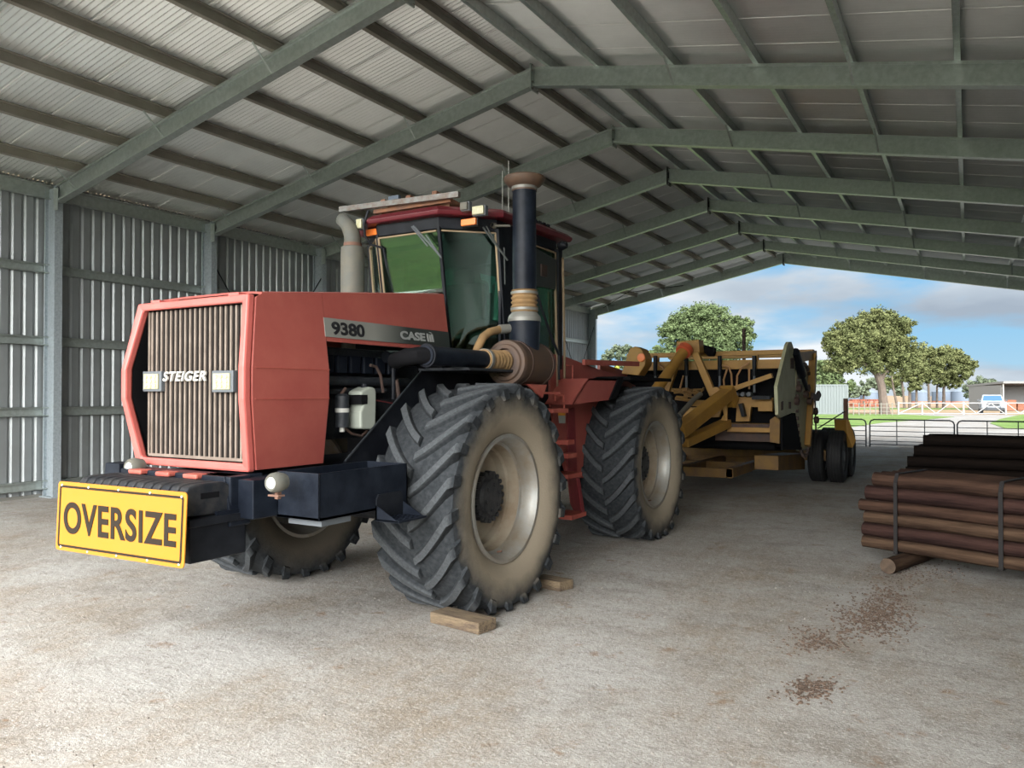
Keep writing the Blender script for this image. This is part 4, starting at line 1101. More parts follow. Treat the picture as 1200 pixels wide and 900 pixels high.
mb = MB().prism([at(a, b_, w=14.9) for a, b_ in [(991,492),(995,492),(1003,516),(999,525),(992,508)]], (-.25,.25,0))
obj('mud_guard', mb, 'yellow_machine', sc, bevel=.01)
obj('guard_stay', MB().tube([at(958, 502, w=14.9), at(990, 482, w=15)], .012, 6), 'black_steel', sc)
p, q = at(872, 385, w=15), at(872, 412, w=15)
obj('exhaust_pole', MB().tube([(p.x, p.y, p.z), (p.x, p.y, 1.9)], .035, 10), 'brown_steel', sc, smooth=True)

#@@LOGS
def log_mesh(name, L_, r, seed):
    rnd = random.Random(seed); mb = MB(); n = 16; m = 13
    pts = []; rs = []
    for i in range(m):
        t = i/(m-1); pts.append((t*L_, rnd.uniform(-.003,.003), rnd.uniform(-.003,.003))); rs.append(r*(1+rnd.uniform(-.025,.025)))
    mb.tube(pts, r, n, caps=False, rs=rs)
    e = MB()
    for x, rr in ((0, rs[0]), (L_, rs[-1])):
        e.lathe([(0, rr), (0, rr*.5), (0, 0.001)], (x, 0, 0), 'X', n)
    return mb, e
def log_object(name, L_, r, seed, m, label, cat='log', group=None, loc=(0,0,0), rz=0):
    mb, e = log_mesh(name, L_, r, seed)
    nf = len(mb.f); mb.add(e.v, e.f)
    o = obj(name, mb, m, smooth=True)
    o.data.materials.append(MATS['log_end'] if m != 'log_dark' else MATS['log_dark'])
    for i, p in enumerate(o.data.polygons):
        if i >= nf: p.material_index = 1
    o.location = loc; o.rotation_euler = (0, 0, rz); tag(o, label, cat, group); return o
def copy_log(src, loc, rz, label, group, roll=0):
    o = src.copy(); C.objects.link(o); o.location = loc; o.rotation_euler = (roll, 0, rz); tag(o, label, 'log', group); return o
A0 = at(1008, 641, Z=.15); ang = R(-20.5)
ux, uy = Vector((math.cos(ang), math.sin(ang), 0)), Vector((-math.sin(ang), math.cos(ang), 0))
RL = .0655
zrow = [.15+.13*i for i in range(6)]
# outer face rows measured from bottom: x offset of the left end along the log, radius
offs = [.0, .0, .02, -.03, .035, .11]
rads = [.060, .068, .062, .060, .072, .071]
labs = ['lowest outer pole of the strapped bundle, resting on the short cross log',
        'reddish pole second from the ground on the strapped bundle outer face',
        'tan knotty pole third from the ground on the outer face of the strapped bundle',
        'brown pole sticking out most at the strapped bundle end, fourth from the ground',
        'thick pole just under the topmost one on the outer face of the strapped bundle',
        'topmost outer pole of the strapped bundle, cut shorter than those below']
labs[4] = 'thick grey-brown pole just under the topmost one on the strapped bundle face'
ms = ['log_b', 'log_c', 'log_b', 'log_a', 'log_c', 'log_a']
z = .15; protos = []; zc_rows = []
for i in range(6):
    r = rads[i]; zc = z+r; z += 2*r-.004
    if i == 5: pass
    zc_rows.append(zc)
    base = Vector((A0.x, A0.y, 0))+ux*offs[i]+uy*(r+.002)
    o = log_object('log', 2.55, r, i+1, ms[i], labs[i], group='front log bundle', loc=(base.x, base.y, zc), rz=ang)
    protos.append((o, r))
back = [(.14, 5, .16, 'brown pole lying on top of the strapped bundle, just behind the topmost outer pole')]
for c_ in (1, 2, 3, 4):
    for i in range(6):
        o, r = protos[(i+c_) % 6][0], rads[i]
        src = protos[i][0]
        base = Vector((A0.x, A0.y, 0))+ux*(random.Random(i*7+c_).uniform(-.02,.10)+(.1 if i == 5 else 0))+uy*(.070+.144*c_)
        if i == 0 and c_ == 1: base += ux*.0
        lab = 'brown pole in the inner rows of the strapped bundle, behind its outer face'
        if i == 5: lab = {1: 'top brown pole just behind the topmost outer pole of the strapped bundle', 2: 'third pole from the outer face in the top layer of the strapped bundle', 3: 'fourth pole from the outer face in the top layer of the strapped bundle', 4: 'innermost pole of the top layer of the strapped bundle, toward the dark stack'}[c_]
        if i < 5 and c_ == 4: lab = 'brown pole on the rear side of the strapped bundle, facing the dark stack'
        dz = .012 if (i == 5 and c_ == 1) else 0
        copy_log(src, (base.x, base.y, zc_rows[i]+dz*0), ang, lab, 'front log bundle', 0)
# steel straps around the bundle
H0, H1 = .148, zc_rows[5]+rads[5]+.004
def strap(px, label):
    p = at(px, 600, w=1); 
    # where the vertical line px meets the outer face
    n = uy; P0 = Vector((A0.x, A0.y, 0)); d = ray(px, 600); t = P0.dot(n)/(d.x*n.x+d.y*n.y); q = Vector((d.x*t, d.y*t, 0)); s = (q-P0).dot(ux)
    mb = MB(); b0 = P0+ux*s; W = .14*4+.148
    o_ = -.012
    path = [b0+uy*o_+Vector((0,0,H0)), b0+uy*o_+Vector((0,0,H1-.09)), b0+uy*.03+Vector((0,0,H1)), b0+uy*(W-.03)+Vector((0,0,H1)), b0+uy*(W+.01)+Vector((0,0,H1-.09)), b0+uy*(W+.01)+Vector((0,0,H0)), b0+uy*o_+Vector((0,0,H0))]
    for a, b_ in zip(path, path[1:]):
        dd = (b_-a).normalized(); nn = ux.cross(dd).normalized()*.004; w_ = ux*.018
        mb.hull([a-w_-nn, a+w_-nn, a+w_+nn, a-w_+nn], [b_-w_-nn, b_+w_-nn, b_+w_+nn, b_-w_+nn])
    so = obj('steel_strap', mb, 'strap'); tag(so, label, 'strap', 'straps round the front bundle'); return so
strap(1049, 'dark strap round the bundle near its open end, above the short cross log')
strap(1172, 'dark strap round the bundle farther from its open end')
# bearers
fc = at(1039, 663, Z=.075)
bo = log_object('log', 1.1, .073, 21, 'log_b', 'short cross log on the ground carrying the strapped bundle, its round cut end showing', group='bearer logs', loc=(fc.x, fc.y, .075), rz=R(72))
b2 = log_object('log', .75, .073, 22, 'log_b', 'short cross log under the hidden end of the strapped bundle', group='bearer logs')
q = Vector((A0.x, A0.y, 0))+ux*2.1+uy*.02; b2.location = (q.x, q.y, .075); b2.rotation_euler = (0,0,ang+R(90))
# dark stack behind
D0x, D0y = -.46, 10.6
lead = [.60-.62, .0, .02, -.02, .0, .03, .10, .155]
lead = [-.02, .0, .02, -.02, -.04, .0, .09, .155]
rD = .066
lead = [-.23, -.22, -.23, -.24, -.22, -.19, -.12, -.02]
names_ = ['', '', '', '', 'blackish pole fourth from the top on the front of the dark stack', 'blackish pole third from the top on the front of the dark stack', 'blackish pole second from the top on the front of the dark stack', 'topmost front pole of the dark stack, set back a step at its end']
src = None
for c_ in range(4):
    for i in range(8):
        zc = .15+rD+i*.1315
        x = D0x+lead[i]+random.Random(i*5+c_).uniform(-.01,.01)+(0 if c_ == 0 else .05)
        y = D0y+rD+c_*.134
        lab = names_[i] if (c_ == 0 and names_[i]) else ('blackish pole low on the front of the dark stack, behind the strapped bundle' if c_ == 0 else 'blackish pole in the inner rows of the dark stack')
        if i == 7 and c_ == 3: lab = 'rearmost pole of the top layer of the dark stack'
        if src is None: src = log_object('log', 2.5, rD, 50, 'log_dark', lab, group='dark pole stack', loc=(x, y, zc))
        else: copy_log(src, (x, y, zc), 0, lab, 'dark pole stack')
for k_, x in enumerate((-.1, 1.6)):
    o = log_object('log', .62, .074, 60+k_, 'log_dark', 'cross log under the open end of the dark stack' if k_ == 0 else 'cross log under the hidden end of the dark stack', group='bearer logs')
    o.location = (x, D0y-.02, .075); o.rotation_euler = (0, 0, R(90))
# bark chips and pebbles
mb = MB(); rnd = random.Random(3)
cl = [(1025, 722, 44, 20, 900), (1040, 698, 26, 16, 260), (958, 750, 38, 12, 300), (948, 806, 28, 12, 300), (1075, 672, 60, 12, 260)]
for (cx, cy, sx_, sy_, nn) in cl:
    for i in range(nn):
        p = at(cx+rnd.gauss(0, sx_*.55), cy+rnd.gauss(0, sy_*.6), Z=0); a = rnd.random()*6.3; l_ = rnd.uniform(.004,.014); w_ = rnd.uniform(.003,.007)
        d1 = Vector((math.cos(a), math.sin(a), 0))*l_; d2 = Vector((-math.sin(a), math.cos(a), 0))*w_; h_ = rnd.uniform(.003,.008)
        mb.hull([p-d1-d2, p+d1-d2, p+d1+d2, p-d1+d2], [v+Vector((0,0,h_)) for v in (p-d1*.8-d2, p+d1*.6-d2*.7, p+d1+d2*.6, p-d1*.7+d2)])
tag(obj('bark_debris', mb, 'chip'), 'scattered dark bark chips on the floor before the log bundle', 'bark chips', kind='stuff')
mb = MB()
for i in range(1100):
    w_ = 2.3+9*rnd.random()**1.6; r_ = rnd.uniform(-.7,.7); p = Vector((w_*(-ST+r_*CT), w_*(CT+r_*ST), 0))
    s_ = rnd.uniform(.003,.009); vs = [p+Vector((rnd.uniform(-s_,s_), rnd.uniform(-s_,s_), 0)) for _ in range(1)]
    a = rnd.random()*6.3
    ring_ = [p+Vector((math.cos(a+k*1.256)*s_*rnd.uniform(.7,1.2), math.sin(a+k*1.256)*s_*rnd.uniform(.7,1.2), 0)) for k in range(5)]
    mb.hull(ring_, [p+(v-p)*.55+Vector((0,0,s_*rnd.uniform(.6,1))) for v in ring_])
tag(obj('gravel', mb, 'pebble'), 'loose small stones strewn over the shed floor', 'gravel', kind='stuff')

#@@OUTSIDE
big = 900
mb = MB().grid([[(x, y, -.03) for x in (-big, -60, -13.4, 2.6, 60, big)] for y in (-5, 28.9)])
struct(obj('ground_plain', MB().box(-big, big, -big, big, -.30, -.035), 'dirt'))
def gpoly(pts, z, name, m, label, cat='grass', kind='stuff'):
    q = [at(a, b_, Z=0) for a, b_ in pts]; q = [Vector((p.x, p.y, -.034)) for p in q]
    mb = MB().hull(q, [p+Vector((0,0,z+.034)) for p in q]); o = obj(name, mb, m)
    if kind == 'structure': struct(o, label)
    else: tag(o, label, cat, kind=kind)
    return o
# pale gravel yard from the open end out to the white gates
mb = MB().hull([(-20,27.5,-.034),(12,27.5,-.034),(30,60,-.034),(40,75,-.034),(-2,75,-.034),(-40,60,-.034)], [(-20,27.5,-.012),(12,27.5,-.012),(30,60,-.012),(40,75,-.012),(-2,75,-.012),(-40,60,-.012)])
struct(obj('ground_yard', mb, 'gravel'))
mb = MB().hull([(-40,-11.5,-.034),(40,-11.5,-.034),(40,-4.5,-.034),(-40,-4.5,-.034)], [(-40,-11.5,-.012),(40,-11.5,-.012),(40,-4.5,-.012),(-40,-4.5,-.012)])
struct(obj('ground_apron', mb, 'bounce_gravel'))  # unseen ground, brightened as a reflector for the roof underside
gpoly([(600,485),(1000,485),(1062,486),(1118,488.5),(1085,491.5),(1035,495),(1000,500),(955,505),(600,505)], .01, 'grass', 'grass_mat', 'green grass strip between the white container and the gravel yard')
gpoly([(1300,486),(1196,486),(1172,491),(1160,496),(1178,502),(1300,506)], .01, 'grass', 'grass_mat', 'green grass patch at the edge of the gravel yard by the open shed')
gpoly([(600,478.2),(1300,478.2),(1300,479.5),(600,479.5)], .0, 'grass', 'grass_mat', 'thin green line of grass beyond the dirt track')
# paddock on the near side of the shed, rising gently
rows = []
for j in range(40):
    y = -11-(j/39)**1.8*190; row = []
    for i in range(41):
        x = -150+i*7.5; row.append((x, y, -.02+max(0, -y-12.5)*.075+.35*noise.noise(Vector((x*.05, y*.05, 0)))*min(1, max(0, -y-12)/10)))
    rows.append(row)
tag(obj('grass', MB().grid(rows), 'grass_mat', smooth=True), 'green paddock rising gently before the open front of the shed', 'grass', kind='stuff')

# steel yard panels across the open end
def yard_panel(xa, xb, ytop, ybot, label, Yp=27.35, verts=(.33,.66)):
    p0, p1 = at(xa, 523, Y=Yp), at(xb, 523, Y=Yp)
    t = thing('yard_panel', label, 'fence panel', (p0.x, Yp, 0), 'steel yard panels at the open end')
    x0, x1, zt, zb = p0.x, p1.x, .88, .08
    r = .12
    path = [(x0, Yp, 0.0), (x0, Yp, zt-r), (x0+r*.3, Yp, zt-r*.3), (x0+r, Yp, zt), (x1-r, Yp, zt), (x1-r*.3, Yp, zt-r*.3), (x1, Yp, zt-r), (x1, Yp, 0.0)]
    obj('outer_frame', MB().tube(path, .022, 8), 'rail_steel', t, smooth=True)
    for k in range(1, 5):
        z_ = zb+(zt-zb)*k/5-.05
        obj('rail', MB().tube([(x0, Yp, z_), (x1, Yp, z_)], .013, 6), 'rail_steel', t, smooth=True)
    obj('rail', MB().tube([(x0, Yp, zb), (x1, Yp, zb)], .015, 6), 'rail_steel', t, smooth=True)
    for v in verts:
        x = x0+(x1-x0)*v; obj('upright', MB().tube([(x, Yp, zb), (x, Yp, zt)], .014, 6), 'rail_steel', t, smooth=True)
yard_panel(1019, 1118, 0, 0, 'whole grey steel yard panel standing before the gravel drive')
yard_panel(916, 1014.5, 0, 0, 'grey steel yard panel partly hidden behind the truck tyres of the scraper')
yard_panel(1121.5, 1222, 0, 0, 'grey steel yard panel standing behind the dark pole stack', verts=(.36,.72))
# white zigzag gates
def white_gate(xa, xb, label, zig):
    w_ = 64; p0, p1 = at(xa, 485, w=w_), at(xb, 485, w=w_); zt = .95; zb = .08
    p0.z = p1.z = 0
    t = thing('white_gate', label, 'gate', tuple(p0), 'white pipe gates')
    def P(s, z): q = p0+(p1-p0)*s; return (q.x, q.y, z)
    obj('gate_frame', MB().tube([P(0,zb), P(0,zt), P(1,zt), P(1,zb), P(0,zb)], .04, 6), 'white_paint', t)
    obj('gate_post', MB().tube([P(-.01,0), P(-.01,1.05)], .07, 8), 'white_paint', t)
    mb = MB(); pts = [P(s, zt if u else zb) for s, u in zig]; 
    for a, b_ in zip(pts, pts[1:]): mb.tube([a, b_], .035, 6)
    obj('zigzag_brace', mb, 'white_paint', t)
white_gate(1053, 1080, 'narrow white gate with one diagonal brace beside the big tree', [(0,0),(1,1)])
white_gate(1081, 1129, 'white zigzag gate across the gravel drive, next to the narrow one', [(0,1),(.33,0),(.67,1),(1,0)])
white_gate(1129.5, 1178, 'white zigzag gate standing before the white pickup', [(0,.5),(.0,1),(.3,0),(.65,1),(.98,0)])
white_gate(1179, 1228, 'white zigzag gate before the open farm shed', [(0,1),(.33,0),(.67,1),(1,0)])
# wire fence left of the gates
p0, p1 = at(1000, 484, w=62), at(1052, 484, w=62)
p0.z = p1.z = 0
t = thing('wire_fence', 'thin wire fence running between the container and the narrow white gate', 'fence', tuple(p0))
for k in range(9):
    q = p0+(p1-p0)*k/8; obj('fence_post', MB().tube([(q.x, q.y, 0), (q.x, q.y, 1.0)], .04, 6), 'exhaust', t)
for z_ in (.3, .6, .9): obj('fence_wire', MB().tube([p0+Vector((0,0,z_)), p1+Vector((0,0,z_))], .012, 4), 'galv_light', t)

# shipping container
pc = at(974, 485, w=64); yaw = TH
rt_, fw_ = Vector((CT, ST, 0)), Vector((-ST, CT, 0))
fw = ray(974, 462); fw.z = 0; fw.normalize(); rt = Vector((fw.y, -fw.x, 0))
t = thing('shipping_container', 'white ribbed shipping container behind the scraper wheels', 'container', (pc.x, pc.y, 0))
def loc2(px, dw):  # along view-right and depth from container reference
    return None
hwid = 18.5/F*64
mb = MB(); row = []
n_ = 12
base = Vector((pc.x, pc.y, 0))
a0 = base-rt*hwid
for i in range(n_):
    s0 = i/n_*2*hwid; st_ = 2*hwid/n_
    row += [a0+rt*s0, a0+rt*(s0+st_*.4), a0+rt*(s0+st_*.5)+fw*.05, a0+rt*(s0+st_*.9)+fw*.05]
row.append(a0+rt*2*hwid)
mb.grid([[p+Vector((0,0,z)) for p in row] for z in (.12, 2.42)])
mb.hull([a0+fw*.06, a0+rt*2*hwid+fw*.06, a0+rt*2*hwid+fw*6, a0+fw*6], [p+Vector((0,0,2.45)) for p in (a0+fw*.06, a0+rt*2*hwid+fw*.06, a0+rt*2*hwid+fw*6, a0+fw*6)])
obj('container_wall', mb, 'container', t)
mb = MB()
for z in (.02, 2.40): mb.hull([a0-fw*.02+Vector((0,0,z)), a0+rt*2*hwid-fw*.02+Vector((0,0,z)), a0+rt*2*hwid+fw*.1+Vector((0,0,z)), a0+fw*.1+Vector((0,0,z))], [p+Vector((0,0,z+.10)) for p in (a0-fw*.02, a0+rt*2*hwid-fw*.02, a0+rt*2*hwid+fw*.1, a0+fw*.1)])
for s_ in (0, 2*hwid-.1): mb.hull([a0+rt*s_-fw*.02, a0+rt*(s_+.1)-fw*.02, a0+rt*(s_+.1)+fw*.1, a0+rt*s_+fw*.1], [p+Vector((0,0,2.5)) for p in (a0+rt*s_-fw*.02, a0+rt*(s_+.1)-fw*.02, a0+rt*(s_+.1)+fw*.1, a0+rt*s_+fw*.1)])
obj('container_frame', mb, 'container', t)

rt, fw = rt_, fw_
# trees
def tree(name, label, w_, blobs, trunks, m, nleaf=9000, leaf=.16, cat='tree', group=None, seed=1):
    rnd = random.Random(seed)
    b0 = trunks[0][0] if trunks else (blobs[0][0], 485)
    base = at(b0[0], b0[1], w=w_); base.z = 0
    t = thing(name, label, cat, tuple(base), group)
    k = w_/F
    mb = MB(); cl = []
    tot = sum(b[2]**2 for b in blobs)
    for (bx, by, br) in blobs:
        c = at(bx, by, w=w_)+fw*rnd.uniform(-.35,.35)*br*k; Rr = br*k
        nc = max(14, int(br*3.0))
        for _ in range(nc):
            d = Vector((rnd.gauss(0,1), rnd.gauss(0,1), rnd.gauss(0,1))).normalized()
            q = c+Vector((d.x*1.05, d.y*1.05, d.z*.9))*Rr*rnd.uniform(.35,1.0); cl.append((q, Rr*rnd.uniform(.16,.32)))
    for i in range(nleaf):
        q, r_ = cl[rnd.randrange(len(cl))]
        d = Vector((rnd.gauss(0,1), rnd.gauss(0,1), rnd.gauss(0,.8))).normalized()
        p = q+d*r_*rnd.uniform(.4,1.35)
        a = Vector((rnd.gauss(0,1), rnd.gauss(0,1), rnd.gauss(0,.6))).normalized(); b_ = a.cross(d+Vector((0,0,.3))).normalized()
        s_ = leaf*rnd.uniform(.6,1.3)
        mb.add([p-a*s_, p+b_*s_*.6, p+a*s_, p-b_*s_*.6], [(0,1,2,3)])
    # inner cores so that the crown is not see-through
    for (q, r_) in cl:
        vs = []; n1, n2 = 5, 4
        for i in range(1, n2):
            for j in range(n1):
                th, ph = math.pi*i/n2, 2*math.pi*j/n1
                vs.append(q+Vector((math.sin(th)*math.cos(ph), math.sin(th)*math.sin(ph), math.cos(th)))*r_*.42)
        b0_ = len(vs); vs += [q+Vector((0,0,r_*.42)), q-Vector((0,0,r_*.42))]; fs = []
        for i in range(n2-2):
            for j in range(n1): fs.append((i*n1+j, i*n1+(j+1) % n1, (i+1)*n1+(j+1) % n1, (i+1)*n1+j))
        for j in range(n1): fs.append((b0_, (j+1) % n1, j)); fs.append((b0_+1, (n2-2)*n1+j, (n2-2)*n1+(j+1) % n1))
        mb.add(vs, fs)
    obj('crown', mb, m, t)
    if trunks:
        tb = MB()
        for pts in trunks:
            P = [at(a, b_, w=w_)+fw*(c_*k if len(pt) > 3 else 0) for pt in pts for (a, b_, c_) in [(pt[0], pt[1], pt[3] if len(pt) > 3 else 0)]]
            rs = [pt[2]*k for pt in pts]
            if pts is trunks[0] or pts[0][1] > 468: P[0].z = -.05
            tb.tube(P, .1, 9, rs=rs)
        obj('trunk', tb, 'bark', t, smooth=True)
    return t
tree('pine_tree', 'big spreading olive-green tree with thick trunk beside the white container', 66,
     [(1027,374,17),(1008,384,18),(988,392,16),(1045,378,18),(1060,382,13),(1000,405,20),(980,404,14),(1024,398,22),(1046,402,20),(1062,402,12),(990,422,17),(1012,420,20),(1035,424,18),(1054,424,17),(978,428,12),(974,396,10),(1068,418,11)],
     [[(1037,484.5,6.5),(1035,470,5),(1033,452,4.4),(1029,440,4.2),(1024,420,3)], [(1031,442,3),(1015,428,2.2),(1000,418,1.6)], [(1032,445,2.8),(1043,430,2.2),(1052,418,1.5)], [(1027,432,2.4),(1030,400,1.6)]],
     'leaf_olive', 60000, .105, seed=5)
tree('pine_tree', 'middle olive tree with slim bare trunks before the grey silos', 92,
     [(1080,415,14),(1068,425,12),(1090,428,13),(1100,418,14),(1078,436,11),(1095,440,12),(1060,440,10),(1048,448,9),(1070,450,9)],
     [[(1066,475,1.8),(1066,455,1.4),(1070,438,1)], [(1052,475,1.6),(1047,455,1.2),(1045,440,.8)], [(1060,475,1.5),(1058,455,1.2),(1056,438,.8)], [(1074,475,1.6),(1074,450,1.2),(1078,436,.8)], [(1089,474,1.6),(1088,450,1.2)]],
     'leaf_olive', 24000, .15, group='trees before the silos', seed=6)
tree('pine_tree', 'outer olive tree whose crown reaches over the grey silo with red base', 95,
     [(1115,418,13),(1128,424,13),(1110,432,13),(1125,438,12),(1136,428,8),(1102,446,9),(1118,448,8)],
     [[(1106,474,2),(1106,455,1.5),(1110,440,1)], [(1098,474,1.4),(1098,455,1),(1100,440,.8)]],
     'leaf_olive', 18000, .15, group='trees before the silos', seed=8)
tree('leafy_tree', 'round grey-green tree behind the white pickup', 88,
     [(1150,452,11),(1140,455,9),(1160,452,10),(1168,460,8),(1136,462,7),(1150,464,10),(1162,466,9)], [[(1150,477,1.8),(1150,460,1.2)]], 'leaf_grey', 16000, .11, seed=9)
tree('leafy_tree', 'dark green tree rising over the white container', 90,
     [(962,432,12),(972,440,12),(955,445,12),(980,448,11),(968,452,11),(994,452,8)], [[(968,477,2),(968,455,1.4)]], 'leaf_green', 7000, .2, seed=10)
tree('leafy_tree', 'grey-green low trees far behind the thick trunk', 125,
     [(1010,455,9),(1022,450,9),(1040,452,8),(1000,462,6),(1052,456,8)], [[(1012,473,1.2),(1012,460,1)]], 'leaf_grey', 4000, .28, seed=12)
tree('leafy_tree', 'broad green tree standing behind the yellow scraper', 52,
     [(818,370,20),(800,380,18),(784,388,13),(838,374,18),(855,386,17),(870,382,14),(812,395,22),(836,398,22),(860,402,20),(790,404,16),(876,394,9),(845,415,20),(815,418,20)],
     [[(828,488,5),(828,460,4),(826,420,3)]], 'leaf_green', 60000, .080, seed=13)
tree('leafy_tree', 'sparse grey-leaved tree seen past the shed end column', 60,
     [(722,412,10),(712,420,9),(732,410,8),(728,424,10),(708,430,7),(740,420,6)], [[(722,488,2.4),(722,430,1.5)]], 'leaf_grey', 7000, .08, seed=14)
tree('leafy_tree', 'small treetop peeking over the scraper beside the broad tree', 80,
     [(770,410,6),(776,412,5),(764,414,5)], [[(770,477,1.6),(770,420,1)]], 'leaf_green', 900, .18, seed=15)
tree('yellow_shrub', 'bright yellow-green shrub beyond the red rear frame', 42,
     [(722,436,7),(716,442,7),(728,442,7),(722,452,10),(730,455,9)], [[(722,497,1.6),(722,455,1.2)]], 'leaf_yellow', 3000, .07, cat='shrub', seed=16)
# low treeline far off
tree('distant_bush', 'low bushes far off between the silos and the pickup', 150, [(1145,467,4),(1135,468,3),(1155,467,4)], None, 'leaf_grey', 700, .3, cat='bush', seed=17)

# silos
def silo(px, wpx, ytop, ybase, w_, label):
    c = at(px, ybase, w=w_); k = w_/F; r = wpx/2*k; h = (ybase-ytop)*k; c.z = 0
    t = thing('grain_silo', label, 'silo', tuple(c), 'round steel silos')
    pr = [(0.2,r)]
    m_ = 8
    for i in range(m_): pr += [(.2+(h*.72)*(i+.5)/m_, r*1.012), (.2+(h*.72)*(i+1)/m_, r)]
    obj('silo_wall', MB().lathe(pr, c, 'Z', 32), 'silo', t, smooth=True)
    obj('silo_roof', MB().lathe([(.2+h*.72, r*1.03),(.2+h*.98, r*.12),(.2+h*1.02, 0)], c, 'Z', 32), 'silo_roof', t, smooth=True)
    obj('silo_base', MB().lathe([(0, r*1.02),(.3, r*1.02)], c, 'Z', 32), 'shed_red', t)
silo(1127, 23, 455, 471.5, 150, 'blue-grey silo with conical roof, standing clear of the tree trunks')
silo(1104, 22, 456, 471.5, 158, 'blue-grey silo half hidden by the outer olive tree trunks')
silo(1079, 20, 456.5, 471.5, 152, 'blue-grey silo seen between the slim trunks of the middle tree')
silo(1019, 20, 457, 471.5, 150, 'blue-grey silo seen beside the thick tree trunk')
silo(1001, 20, 458, 471.5, 156, 'blue-grey silo beside the white container')
# red machinery under silos
for i, (px, l) in enumerate(((1003,'first'),(1012,'second'),(1021,'third'),(1027,'fourth'))):
    c = at(px, 478, w=105); c.z = 0; a = rt*.46; 
    mb = MB().hull([c-a, c+a, c+a+fw*1, c-a+fw*1], [p+Vector((0,0,.42)) for p in (c-a, c+a, c+a+fw, c-a+fw)])
    for q in (-.35, .3): mb.tube([c+rt*q-fw*.05+Vector((0,0,.4)), c+rt*(q+.1)-fw*.05+Vector((0,0,1.0))], .09, 6)
    mb.hull([c-a+Vector((0,0,.75)), c+a+Vector((0,0,.75)), c+a+fw+Vector((0,0,.75)), c-a+fw+Vector((0,0,.75))], [p+Vector((0,0,.98)) for p in (c-a, c+a, c+a+fw, c-a+fw)])
    tag(obj('seeder_frame', mb, 'orange_plant', origin=c), ['orange-red farm implement just beside the container', 'orange-red farm implement one along from the container', 'orange-red farm implement one short of the thick tree trunk', 'orange-red farm implement partly behind the thick tree trunk'][i], 'farm implement', 'red implements')

# white pickup
c = at(1164, 486, w=66); c.z = 0
ut = thing('pickup_truck', 'white pickup truck with dark bull bar parked beyond the zigzag gate', 'pickup truck', tuple(c))
k = 66/F
ur = ray(1164, 462); ur.z = 0; ur.normalize(); ur = Matrix.Rotation(R(3), 3, 'Z') @ ur; ux_ = Vector((ur.y, -ur.x, 0))
def U(x, d, z): return c+ux_*x+ur*d+Vector((0,0,z))
def loft(secs): 
    mb = MB()
    for a, b_ in zip(secs, secs[1:]):
        mb.hull([U(-a[1], a[0], a[2]), U(a[1], a[0], a[2]), U(b_[1], b_[0], b_[2]), U(-b_[1], b_[0], b_[2])], [U(-a[1]*a[4], a[0], a[3]), U(a[1]*a[4], a[0], a[3]), U(b_[1]*b_[4], b_[0], b_[3]), U(-b_[1]*b_[4], b_[0], b_[3])])
    return mb
# (depth, halfwidth, z0, z1, top taper)
obj('body', loft([(.0,.86,.45,.92,.95),(.25,.92,.40,1.02,.97),(1.3,.93,.38,1.10,.97),(4.9,.92,.40,1.12,.98)]), 'car_white', ut, bevel=.03)
obj('cabin', loft([(1.15,.86,1.05,1.10,.98),(1.85,.82,1.05,1.62,.84),(3.2,.82,1.05,1.64,.84),(3.4,.84,1.05,1.12,.98)]), 'car_white', ut, bevel=.02)
obj('windscreen', MB().hull([U(-.74,1.16,1.13),U(.74,1.16,1.13),U(.64,1.78,1.57),U(-.64,1.78,1.57)], [U(-.74,1.20,1.13),U(.74,1.20,1.13),U(.64,1.83,1.57),U(-.64,1.83,1.57)]), 'car_glass', ut)
obj('grille', MB().hull([U(-.42,-.03,.68),U(.42,-.03,.68),U(.42,-.03,.88),U(-.42,-.03,.88)], [U(-.42,.05,.68),U(.42,.05,.68),U(.42,.05,.88),U(-.42,.05,.88)]), 'car_dark', ut)
mb = MB().tube([U(-.5,-.2,.42),U(-.46,-.2,1.0),U(.46,-.2,1.0),U(.5,-.2,.42)], .04, 8).hull([U(-.8,-.15,.36),U(.8,-.15,.36),U(.8,.05,.36),U(-.8,.05,.36)],[U(-.8,-.15,.56),U(.8,-.15,.56),U(.8,.05,.56),U(-.8,.05,.56)])
obj('bull_bar', mb, 'car_dark', ut)
for s_ in (-1, 1):
    obj('headlight', MB().hull([U(s_*.52,-.02,.74),U(s_*.82,.02,.74),U(s_*.82,.02,.92),U(s_*.52,-.02,.90)], [U(s_*.52,.1,.74),U(s_*.82,.14,.74),U(s_*.82,.14,.92),U(s_*.52,.1,.90)]), 'lens_clear', ut)
    obj('door_mirror', MB().hull([U(s_*.95,1.45,1.08),U(s_*1.12,1.45,1.08),U(s_*1.12,1.55,1.08),U(s_*.95,1.55,1.08)], [U(s_*.95,1.45,1.25),U(s_*1.12,1.45,1.25),U(s_*1.12,1.55,1.25),U(s_*.95,1.55,1.25)]), 'car_dark', ut)
    for d_ in (.75, 3.9):
        mb = MB(); rg0 = []; rg1 = []
        for i in range(20):
            t_ = 2*math.pi*i/20; rg0.append(U(s_*.72, d_+.37*math.cos(t_), .37+.37*math.sin(t_))); rg1.append(U(s_*.96, d_+.37*math.cos(t_), .37+.37*math.sin(t_)))
        mb.hull(rg0, rg1); obj('wheel', mb, 'car_dark', ut)

